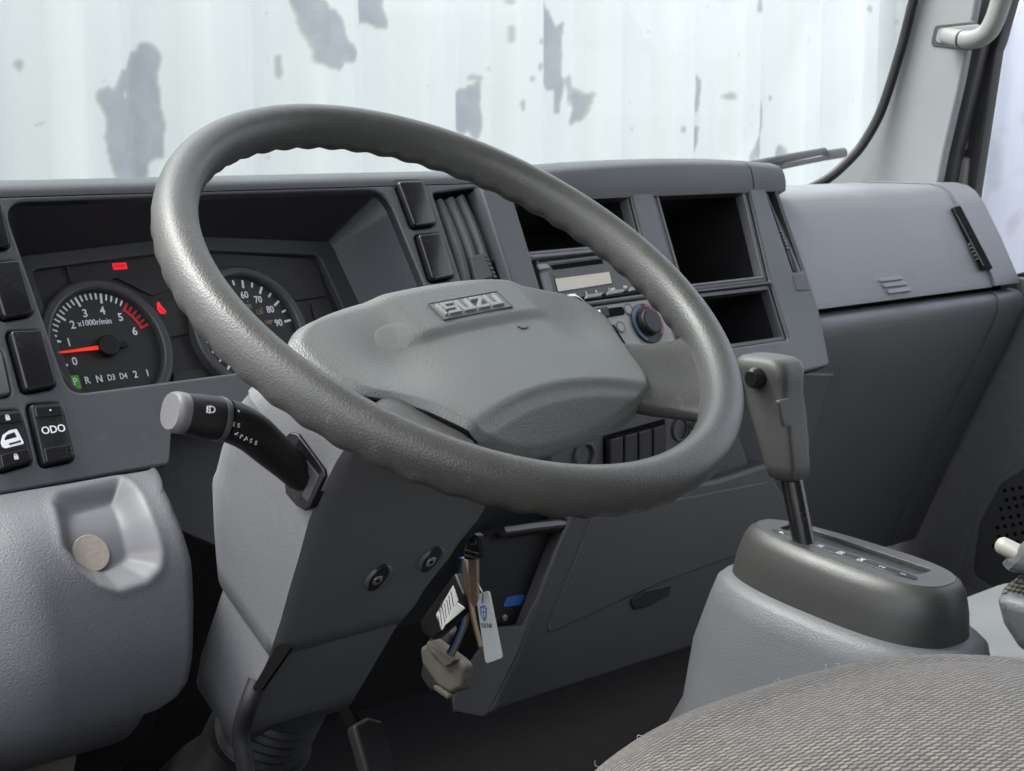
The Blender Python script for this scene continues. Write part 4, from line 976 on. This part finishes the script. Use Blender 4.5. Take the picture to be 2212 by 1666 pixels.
# ================================================================== LOWER LEFT POCKET PANEL
PP = thing('pocket_panel', 'textured light grey lower panel with a moulded coin pocket below the switches', 'panel', (-.2, .25, -.37))
prof = np.array([(.302, -.165), (.285, -.168), (.262, -.176), (.240, -.192), (.224, -.215), (.214, -.245), (.209, -.28), (.212, -.312), (.222, -.338), (.245, -.362), (.280, -.378), (.32, -.385)])
NP_, NX_ = 150, 190
pf = resample(smooth_path(prof, 90), NP_, closed=False)
edge_px = [(352, 1010), (378, 1062), (402, 1112), (422, 1160), (438, 1215), (443, 1280), (443, 1350), (440, 1430), (432, 1472), (412, 1502), (380, 1522), (340, 1535)]
ez = []; 
for u, v in edge_px:
    best = None
    for y, z in pf:
        p = onY(u, v, y); e = abs(p[2] - z)
        if best is None or e < best[0]: best = (e, p[0], z)
    ez.append((best[2], best[1]))
ez = sorted(ez); xe = np.interp(pf[:, 1], [e[0] for e in ez], [e[1] for e in ez])
pocket_px = [(108, 1085), (122, 1058), (262, 1020), (290, 1045), (330, 1115), (352, 1190), (350, 1225), (318, 1258), (255, 1278), (205, 1266), (165, 1232), (130, 1180)]
pk = []
for u, v in pocket_px:
    best = min(((abs(onY(u, v, y)[2] - z), i) for i, (y, z) in enumerate(pf)), key=lambda a: a[0]); y, z = pf[best[1]]; pk.append((onY(u, v, y)[0], best[1] / NP_ * .33))
pk = resample(fillet(pk, .012), 120)
def sdist(x, y, poly):
    d = np.full(x.shape, 1e9)
    for i in range(len(poly)):
        a, b = poly[i], poly[(i + 1) % len(poly)]; ab = b - a; t = np.clip(((x - a[0]) * ab[0] + (y - a[1]) * ab[1]) / (ab @ ab + 1e-12), 0, 1)
        d = np.minimum(d, np.hypot(x - a[0] - ab[0] * t, y - a[1] - ab[1] * t))
    return np.where(pip(x, y, poly), d, -d)
gx = np.zeros((NP_, NX_)); s_ = np.linspace(0, 1, NX_)
x0_ = -.40
gx = x0_ + (xe[:, None] - x0_) * (1 - (1 - s_[None, :]) ** 1.15)
gs_ = np.repeat((np.arange(NP_) / NP_ * .33)[:, None], NX_, 1)
sd_ = sdist(gx, gs_, pk)
dep = .026 * sst(sd_ / .020) - .0012 * np.exp(-(sd_ / .004) ** 2)
tn = np.gradient(pf, axis=0); tn /= np.linalg.norm(tn, axis=1)[:, None]; nrm_ = np.stack([-tn[:, 1], tn[:, 0]], 1)      # pointing to the front of the truck
nrm_ = np.where((nrm_[:, :1] > 0), nrm_, -nrm_)
roll_ = .018 * np.clip(1 - (xe[:, None] - gx) / .018, 0, 1) ** 2 + .11 * np.clip((-.205 - gx) / .10, 0, 1.6) ** 2
gy = pf[:, 0][:, None] + nrm_[:, 0][:, None] * dep + roll_; gzz = pf[:, 1][:, None] + nrm_[:, 1][:, None] * dep * .6
vv = np.stack([gx, gy, gzz], -1); back = vv[:, -1:, :] + V(0, .05, 0); vv = np.concatenate([vv, back], 1)
nx_ = NX_ + 1; idx = np.arange(NP_ * nx_).reshape(NP_, nx_)
fcs = np.stack([idx[:-1, :-1], idx[1:, :-1], idx[1:, 1:], idx[:-1, 1:]], -1).reshape(-1, 4).tolist()
pfo = put('face', vv.reshape(-1, 3), fcs, 'pocket', PP, smooth=60)
pfo.data.materials.append(MAT['pocket_smooth'])
mi = np.pad((sd_ > .001)[:-1, :-1], ((0, 0), (0, 1))).ravel().astype(int)
pfo.data.polygons.foreach_set('material_index', mi)
# beige disc lying in the pocket
i0 = np.argmin(np.abs(np.array([[pj_ for pj_ in [0]][0]])))
best = None
for r_i in range(0, NP_, 2):
    for c_i in range(0, NX_, 2):
        p = vv[r_i, c_i]; dd = p - CAM; zz = dd @ FWD; e = (1106 + FPX * (dd @ RGT) / zz - 196) ** 2 + (833 - FPX * (dd @ UPV) / zz - 1192) ** 2
        if best is None or e < best[0]: best = (e, r_i, c_i)
_, ri, ci = best
tx = vv[ri, ci + 4] - vv[ri, ci - 4]; ty = vv[ri - 4, ci] - vv[ri + 4, ci]
fdisc = Fr(vv[ri, ci], tx, ty)
if fdisc.z @ (CAM - fdisc.o) < 0: fdisc = Fr(vv[ri, ci], -tx, ty)
dk = disc('coin', fdisc, 0, 0, .0150, 'beige', None, h=.0022, depth=.003, bev=.0006, base=vv[ri, ci])
top(dk, 'flat beige disc lying in the moulded pocket of the lower panel', 'disc')

# ================================================================== UNDER THE COLUMN: BRACKET, KEY, TAGS, CONNECTOR
BR = thing('black_bracket', 'black metal bracket plate with blue sticker beside the hanging key', 'bracket', onY(1120, 1345, .33))
fbr = RY(.318)
sheet('plate', fbr, fillet(fbr.pxs([(1075, 1146), (1236, 1130), (1240, 1142), (1180, 1245), (1118, 1345), (1100, 1353), (1030, 1345), (1010, 1250), (1020, 1180)]), .004), 'black', BR, depth=.01, bev=.002)
tube('rolled_edge', [onY(1082, 1150, .312), onY(1150, 1140, .311), onY(1234, 1131, .311)], .0075, 'black_gloss', BR, n=12)
fb2 = fbr.off(.0008)
sheet('blue_sticker', fb2, fillet(fb2.pxs([(1096, 1291), (1136, 1284), (1125, 1307), (1086, 1312)]), .003), 'blue', BR, depth=.001, bev=.0002)
x, y = fb2.px(1089, 1334); disc('screw', fb2, x, y, .0032, 'steel', BR, h=.002, depth=.003, bev=.0006)
KX = .118
fk = Fr((KX, 0, 0), (0, -1, 0), (0, 0, 1))
kt = thing('ignition_key', 'brass key with black plastic bow hanging under the column', 'key', onX(1020, 1310, KX))
bow = fillet(fk.pxs([(1012, 1180), (1018, 1162), (1030, 1151), (1040, 1158), (1041, 1185), (1038, 1208), (1007, 1208), (1009, 1190)]), .002)
hole = fillet(fk.pxs([(1020, 1174), (1028, 1160), (1035, 1162), (1035, 1174)]), .001)
sheet('bow', fk, bow, 'black', kt, holes=[hole], h=.003, depth=.006, bev=.001)
for v in (1186, 1197): x0, y0 = fk.px(1010, v); x1, y1 = fk.px(1039, v - 1); sheet('bow_rib', fk, rrect(x0, y0 - .0012, x1, y0 + .0002, .0004), 'grey_mid', kt, h=.0036, depth=.002, bev=.0003)
bl = fk.pxs([(1013, 1208), (1031, 1208), (1032, 1295), (1028, 1305), (1024, 1312), (1020, 1304), (1017, 1300), (1019, 1290), (1016, 1284), (1018, 1274), (1015, 1266), (1016, 1250), (1013, 1240)])
sheet('blade', fk, fillet(bl, .0006), 'brass', kt, h=.001, depth=.003, bev=.0005)
fk1 = fk.off(-.012)
k2 = sheet('spare_key', fk1, fillet(fk1.pxs([(998, 1214), (1004, 1208), (1012, 1240), (1016, 1300), (1026, 1350), (1038, 1398), (1033, 1400), (1018, 1345), (1010, 1295), (1003, 1262), (998, 1232)]), .001), 'brass', None, depth=.003, bev=.0006, base=onX(1020, 1390, KX))
top(k2, 'worn brass key hanging behind the black bowed key', 'key')
fkt = Fr(onX(1056, 1350, KX + .004), (0.15, -1, 0), (0, 0, 1))
TG = thing('key_tag', 'white plastic key tag with blue crest and printed number', 'key tag', fkt.P(*fkt.px(1068, 1428)))
hp_ = fkt.px(1042, 1300)
sheet('plate', fkt, fillet(fkt.pxs([(1029, 1284), (1057, 1276), (1086, 1421), (1050, 1434)]), .0028), 'tag', TG, holes=[[(hp_[0] + .0013 * math.cos(a), hp_[1] + .002 * math.sin(a)) for a in np.linspace(0, 2 * math.pi, 14, endpoint=False)]], h=.001, depth=.0018, bev=.0005)
x, y = fkt.px(1046, 1325); f2 = fkt.turn(R_(11))
sheet('crest', fkt, fillet([(x - .0035, y + .0052), (x + .0008, y + .0074), (x + .0036, y + .0050), (x + .0034, y - .0020), (x + .0016, y - .0074), (x - .0028, y - .0016)], .001), 'ink_blue', TG, h=.0013, depth=.0006, bev=0)
sheet('crest_inner', fkt, fillet([(x - .0022, y + .0042), (x + .0008, y + .0056), (x + .0024, y + .0040), (x + .0022, y - .0014), (x + .0012, y - .0052), (x - .0016, y - .0010)], .001), 'tag', TG, h=.0015, depth=.0004, bev=0)
tube('crest_bar', [fkt.P(x - .002, y + .001, .0016), fkt.P(x + .0026, y + .002, .0016)], .0004, 'ink_blue', TG, n=5); tube('crest_bar', [fkt.P(x + .0002, y + .005, .0016), fkt.P(x + .001, y - .005, .0016)], .0004, 'ink_blue', TG, n=5)
x, y = fkt.px(1053, 1351.5); text('number', '535768', fkt, x, y, .0052, 'ink', TG, h=.0013, rot=R_(9), sx=.72, bold=.01)
wr = thing('key_ring', 'thin bent wire ring joining the keys and the white tag', 'key ring', onX(1036, 1268, KX))
tube('wire', smooth_path([onX(*p) for p in [(1024, 1270, KX - .003), (1031, 1262, KX - .004), (1038, 1272, KX - .004), (1043, 1284, KX - .003), (1042, 1296, KX - .001), (1041, 1303, KX + .004), (1034, 1300, KX + .006), (1026, 1285, KX + .005), (1022, 1276, KX + .002)]], 40), .0006, 'steel', wr, n=6)
FB = thing('relay_box', 'black relay box with white printed label tucked beside the column', 'relay box', onX(935, 1375, .150))
ff = Fr(onX(960, 1310, .150), (-.35, -1, 0), (0, 0, 1))
sheet('case', ff, fillet(ff.pxs([(981, 1238), (1000, 1285), (1000, 1320), (955, 1365), (934, 1383), (910, 1365), (908, 1340)]), .004), 'black', FB, depth=.008, bev=.002)
f3 = ff.off(.0006)
lb = sheet('label', f3, fillet(f3.pxs([(978, 1265), (989, 1298), (955, 1362), (942, 1328)]), .0005), 'paper', FB, depth=.0008, bev=0)
lb2 = sheet('loose_label', f3.off(.001), fillet(f3.pxs([(990, 1302), (1006, 1314), (964, 1350), (972, 1330)]), .0005), 'paper', FB, depth=.0008, bev=0)
for k in range(7):
    s = k / 6.; a = f3.px(974 - 28 * s, 1278 + 52 * s); 
    sheet('print_line', f3, [(a[0], a[1]), (a[0] + .006 - .0015 * (k % 2), a[1] - .012), (a[0] + .0068 - .0015 * (k % 2), a[1] - .0115), (a[0] + .0009, a[1] + .0004)], 'ink', lb, h=.0004, depth=.0003, bev=0)
text('lettering', '41 8977', f3, *f3.px(954, 1310), .0050, 'ink', lb, h=.0006, rot=R_(58), sx=.9)
for k, (mt, du) in enumerate((('ink_blue', 0), ('lever_white', 5), ('black', -6), ('nylon', 9))):
    w_ = smooth_path([onX(*p) for p in [(1000 + du, 1205, .15), (990 + du, 1260, .165), (1002 + du, 1330, .17), (985 + du, 1385, .168), (968 + du, 1420, .175)]], 24)
    if k == 0: wires = thing('wire_loom', 'thin loose wires hanging behind the key into the connector', 'wires', w_[-1])
    tube('wire', w_, .0011, mt, wires, n=6)
CN = thing('connector_block', 'dirty cream nylon connector block under the dashboard beside the key', 'connector', onX(970, 1495, .15))
fc = Fr(onX(950, 1440, .175), (-.1, -1, 0), (0, 0, 1))
sheet('housing', fc, fillet(fc.pxs([(931, 1384), (988, 1426), (1004, 1442), (996, 1490), (972, 1500), (942, 1482), (910, 1435), (905, 1400)]), .006), 'nylon', CN, depth=.010, bev=.004)
sheet('latch', fc, fillet(fc.pxs([(931, 1384), (990, 1424), (984, 1432), (970, 1440), (926, 1394)]), .001), 'nylon', CN, h=.004, depth=.006, bev=.0015)
sheet('bracket_leg', fc.off(-.02), fillet(fc.pxs([(880, 1400), (915, 1340), (940, 1380), (920, 1440), (925, 1500), (890, 1505), (868, 1470)]), .006), 'knee', CN, depth=.008, bev=.004)
for k in range(6):
    x, y = fc.px(943 + k * 5, 1486 + k * 3.5); disc('terminal', fc, x, y, .0026, 'nylon', CN, h=.002, depth=.008, bev=.0008, n=8)

# pedals and brackets in the foot well
PD = thing('brake_pedal', 'black brake pedal in the dark foot well', 'pedal', onY(815, 1660, .45))
fpd = Fr(onY(815, 1610, .45), (1, .05, 0), (0, .55, .8))
sheet('pad', fpd, fillet(fpd.pxs([(765, 1565), (795, 1548), (828, 1556), (865, 1680), (800, 1690)]), .006), 'rubber', PD, depth=.015, bev=.004)
tube('arm', [fpd.P(0, .02, -.02), V(.2, .62, -.22)], .009, 'black', PD, n=8)
FB_ = thing('foot_bracket', 'dark pressed metal bracket under the lower left panel', 'bracket', onY(200, 1680, .36))
fm = RY(.36)
sheet('plate', fm, fillet(fm.pxs([(150, 1560), (330, 1500), (345, 1530), (330, 1580), (240, 1700), (120, 1700)]), .01), 'black', FB_, depth=.02, bev=.005)
fm2 = RY(.31)
sheet('mount', fm2, fillet(fm2.pxs([(-60, 1655), (62, 1640), (160, 1605), (168, 1640), (150, 1720), (-60, 1720)]), .004), 'rust_metal', FB_, depth=.02, bev=.003)
x, y = fm2.px(40, 1665); disc('nut', fm2, x, y, .008, 'steel', FB_, h=.008, depth=.008, bev=.002, n=6)

# ================================================================== GEAR SELECTOR
GS = thing('gear_selector', 'floor mounted automatic gear lever with dark grip on grey textured console', 'gear lever', (.49, 0, -.66))
CP = Fr((.492, -.012, -.278), (1, 0, 0), (0, 1, .107))
def plan(wf, wr, lf, lr, n=96, e=2.6):
    P = []
    for a in np.linspace(0, 2 * math.pi, n, endpoint=False):
        c, s = math.cos(a), math.sin(a); y = np.sign(s) * abs(s) ** (2 / e); x = np.sign(c) * abs(c) ** (2 / e)
        L_ = lf if s > 0 else lr; w = wf if s > 0 else wr
        w = wr + (wf - wr) * (y * .5 + .5)
        P.append((x * w, y * L_))
    return np.array(P)
slot = rrect(-.004, -.068, .022, .088, .006)
P0 = plan(.030, .044, .108, .118)
capring = lambda P, h: [CP.P(x, y, h) for x, y in P]
loft('cover', [capring(plan(.033, .046, .112, .098), -.0008), capring(plan(.038, .051, .117, .103), -.004), capring(plan(.042, .056, .122, .108), -.012), capring(plan(.046, .060, .127, .113), -.030), capring(plan(.049, .063, .130, .116), -.052)], 'cap', GS, caps=(False, False), smooth=50)
sheet('cover_top', CP, plan(.0332, .0462, .1122, .0982), 'cap', GS, holes=[slot], h=0, depth=.006, bev=.001)
sheet('slot_floor', CP, slot, 'black', GS, h=-.004, depth=.002, bev=0)
win = fillet([(-.0105, .085), (-.0105, -.072), (-.018, -.076), (-.0225, -.058), (-.0215, .076), (-.016, .088)], .004)
gw = sheet('position_window', CP, win, 'black_gloss', GS, h=.0008, depth=.002, bev=.0004)
for k, s in enumerate(('P', 'R', 'N', 'D3', 'D4', '2', '1')):
    f = CP.turn(R_(-90)); P = CP.P(-.0165, .074 - k * .0225, 0); q = P - f.o; text('position_letter', s, f, q @ f.x, q @ f.y, .0085, 'paper', gw, h=.0010, rot=R_(90), sx=.8)
bz_ = -.052
def bring(wf, wr, lf, lr, h, dx=0., dy=0., z=None):
    P = plan(wf, wr, lf, lr)
    return [(CP.P(x + dx, y + dy, h) if z is None else V(CP.o[0] + x + dx, CP.o[1] + y + dy, z)) for x, y in P]
loft('console', [bring(.047, .061, .128, .114, bz_ + .001), bring(.056, .072, .137, .126, bz_ - .001), bring(.062, .079, .143, .133, bz_ - .007), bring(.067, .085, .148, .138, bz_ - .025), bring(.076, .095, .156, .145, bz_ - .075, 0, .004), bring(.090, .112, .172, .16, 0, 0, .008, -.45), bring(.115, .145, .200, .19, 0, -.006, .014, -.52), bring(.165, .20, .26, .23, 0, -.012, .02, -.66)], 'console', GS, caps=(True, False), smooth=50)
LX = .475
l0, l1 = onX(1736, 1170, LX), onX(1706, 1015, LX)
tube('lever', [l0 - (l1 - l0) * .1, l0, l1 + (l1 - l0) * .2], .0105, 'black_gloss', GS, n=20)
lk = (onX(1706, 1022, LX) - onX(1664, 780, LX)); up_ = -lk
def kring(u, v, sx, sy, r=.006, dx=0, dy=0):
    c = onX(u, v, LX); return [V(c[0] + x + dx, c[1] + y + dy, c[2]) for x, y in resample(fillet([(-sx / 2, -sy / 2), (sx / 2, -sy / 2), (sx / 2, sy / 2), (-sx / 2, sy / 2)], r, 5), 64)]
loft('grip', [kring(1706, 1036, .020, .022), kring(1705, 1028, .030, .030), kring(1700, 1000, .033, .034), kring(1690, 940, .035, .040), kring(1680, 890, .036, .045), kring(1672, 845, .037, .049, .01), kring(1668, 815, .040, .054, .012), kring(1664, 795, .043, .058, .012), kring(1661, 778, .042, .056, .014), kring(1659, 770, .036, .048, .014), kring(1658, 766, .024, .034, .011)], 'knob', GS, smooth=60)
c = onX(1640, 815, LX - .018); tube('release_button', [c + V(.006, 0, 0), c, c - V(.010, 0, 0), c - V(.0135, 0, 0)], [.0105, .0105, .0098, .0070], 'black_gloss', GS, n=18)
fgr = RY(onX(1706, 900, LX)[1] - .0215)
fgr = Fr(onX(1696, 900, LX) + V(0, -.0222, 0), (1, 0, 0), (0, .10, 1))
sheet('grip_inlay', fgr, fillet(fgr.pxs([(1681, 866), (1704, 860), (1712, 918), (1694, 923)]), .002), 'knob', GS, h=.0008, depth=.004, bev=.0005)
x, y = fgr.px(1691, 1014, 0); fg2 = Fr(onX(1691, 1014, LX) + V(0, -.0158, 0), (1, 0, 0), (0, .1, 1)); disc('screw_hole', fg2, 0, 0, .0042, 'black_deep', GS, h=.0008, depth=.003, bev=.0003)

# ================================================================== SEATS
def cushion(name, parent, cx, cy, hw, hl, ztop, zbot, e=4.5, crown=.012, seam=.016, rad=.045):
    n = 160; out = []; uv = []
    pl = np.array([(hw * np.sign(math.cos(a)) * abs(math.cos(a)) ** (2 / e), hl * np.sign(math.sin(a)) * abs(math.sin(a)) ** (2 / e)) for a in np.linspace(0, 2 * math.pi, n, endpoint=False)])
    prof = []
    for t in np.linspace(.02, 1, 40): prof.append((t * (1 - rad / min(hw, hl)), ztop + crown * (1 - t ** 2), 0))
    for a in np.linspace(0, math.pi / 2, 14)[1:]: prof.append((1 - rad / min(hw, hl) + rad / min(hw, hl) * math.sin(a), ztop - rad * (1 - math.cos(a)), 0))
    prof.append((1.0, zbot, 0))
    lastp = None; arc = np.zeros(n)
    for s, z, _ in prof:
        q = np.c_[cx + pl[:, 0] * s, cy + pl[:, 1] * s, np.full(n, z)]
        q[:, 2] += .004 * (vnoise(q[:, 0] + 3, q[:, 1] + 3, 9, 5) - .5)
        if lastp is not None: arc = arc + np.linalg.norm(q - lastp, axis=1)
        else: arc = np.linalg.norm(q[:, :2] - (cx, cy), axis=1)
        dr = pl / np.linalg.norm(pl, axis=1)[:, None]; uv.append(q[:, :2] + dr * np.maximum(arc - np.linalg.norm(q[:, :2] - (cx, cy), axis=1), 0)[:, None]); out.append(q); lastp = q
    o = loft(name, out, 'fabric', parent, caps=(True, False), smooth=80, uv=np.concatenate(uv)); return o
DS = thing('driver_seat', 'beige and grey knitted fabric driver seat cushion in the foreground', 'seat', (0, -.42, -.6))
cushion('cushion', DS, .03, -.475, .25, .29, -.239, -.40, e=3.0, crown=.02, rad=.07)
boxm('base', (-.22, -.68, -.60), (.22, -.20, -.38), 'black', DS, bev=.02)
MS = thing('centre_seat', 'grey plastic edged centre seat with cream lever at the right edge', 'seat', (.8, -.3, -.43))
cushion('cushion', MS, .95, -.36, .29, .27, -.355, -.42, e=5, crown=.01, rad=.04)
fse = RX(.60)
def seat_part(name, pts, mat, X, depth, bev, r=.006): f = RX(X); return sheet(name, f, fillet(f.pxs(pts), r), mat, MS, depth=depth, bev=bev, seg=4)
seat_part('side_shell', [(2144, 1292), (2170, 1288), (2400, 1345), (2420, 1600), (2260, 1455), (2190, 1400), (2158, 1350)], 'console', .600, .06, .012, .010)
seat_part('recliner_cover', [(2150, 1222), (2200, 1172), (2420, 1050), (2420, 1300), (2230, 1250), (2175, 1240)], 'console', .610, .05, .012, .010)
fab = seat_part('fabric_bolster', [(2148, 1296), (2160, 1270), (2190, 1248), (2400, 1240), (2400, 1400), (2200, 1330)], 'fabric', .615, .05, .012)
uvl = fab.data.uv_layers.new(name='UVMap')
for lp_ in fab.data.loops: co = fab.data.vertices[lp_.vertex_index].co; uvl.data[lp_.index].uv = (co.y, co.z)
cl_ = onX(2162, 1177, .62); cr_ = onX(2205, 1198, .62)
d = (cl_ - cr_) / np.linalg.norm(cl_ - cr_)
tube('recline_lever', [cr_, cl_ + d * -.006, cl_, cl_ + d * .003], [.0085, .0085, .0082, .006], 'lever_white', MS, n=20)

# loose fibres standing off the worn front edge of the seat
fv, ff_ = [], []
cu = [o for o in DS.children if o.name.startswith('cushion')][0]; cb = BASE[cu.name]
cand = [v_ for v_ in cu.data.vertices if v_.co.y + cb[1] > -.40 and .15 < v_.normal.z < .9 and v_.normal.y > .1]
for k in range(60):
    v_ = cand[int(rng.integers(len(cand)))]; p = np.array(v_.co) + cb + rng.normal(0, .002, 3) * V(1, .3, .1)
    d = np.array(v_.normal) + rng.normal(0, .5, 3); d /= np.linalg.norm(d); L_ = rng.uniform(.002, .0055); c2 = np.cross(d, rng.normal(0, 1, 3)); c2 /= np.linalg.norm(c2)
    pts = [p + d * L_ * s + c2 * L_ * .5 * math.sin(s * rng.uniform(2, 5)) for s in np.linspace(0, 1, 5)]
    b0 = len(fv)
    for q in pts:
        for a in (0, 2.1, 4.2): fv.append(q + .00010 * (RGT * math.cos(a) + UPV * math.sin(a)))
    for i in range(4):
        for j in range(3): ff_.append((b0 + i * 3 + j, b0 + i * 3 + (j + 1) % 3, b0 + (i + 1) * 3 + (j + 1) % 3, b0 + (i + 1) * 3 + j))
fo_ = put('loose_fibres', fv, ff_, 'paper', DS, smooth=0); fo_['kind'] = 'stuff'
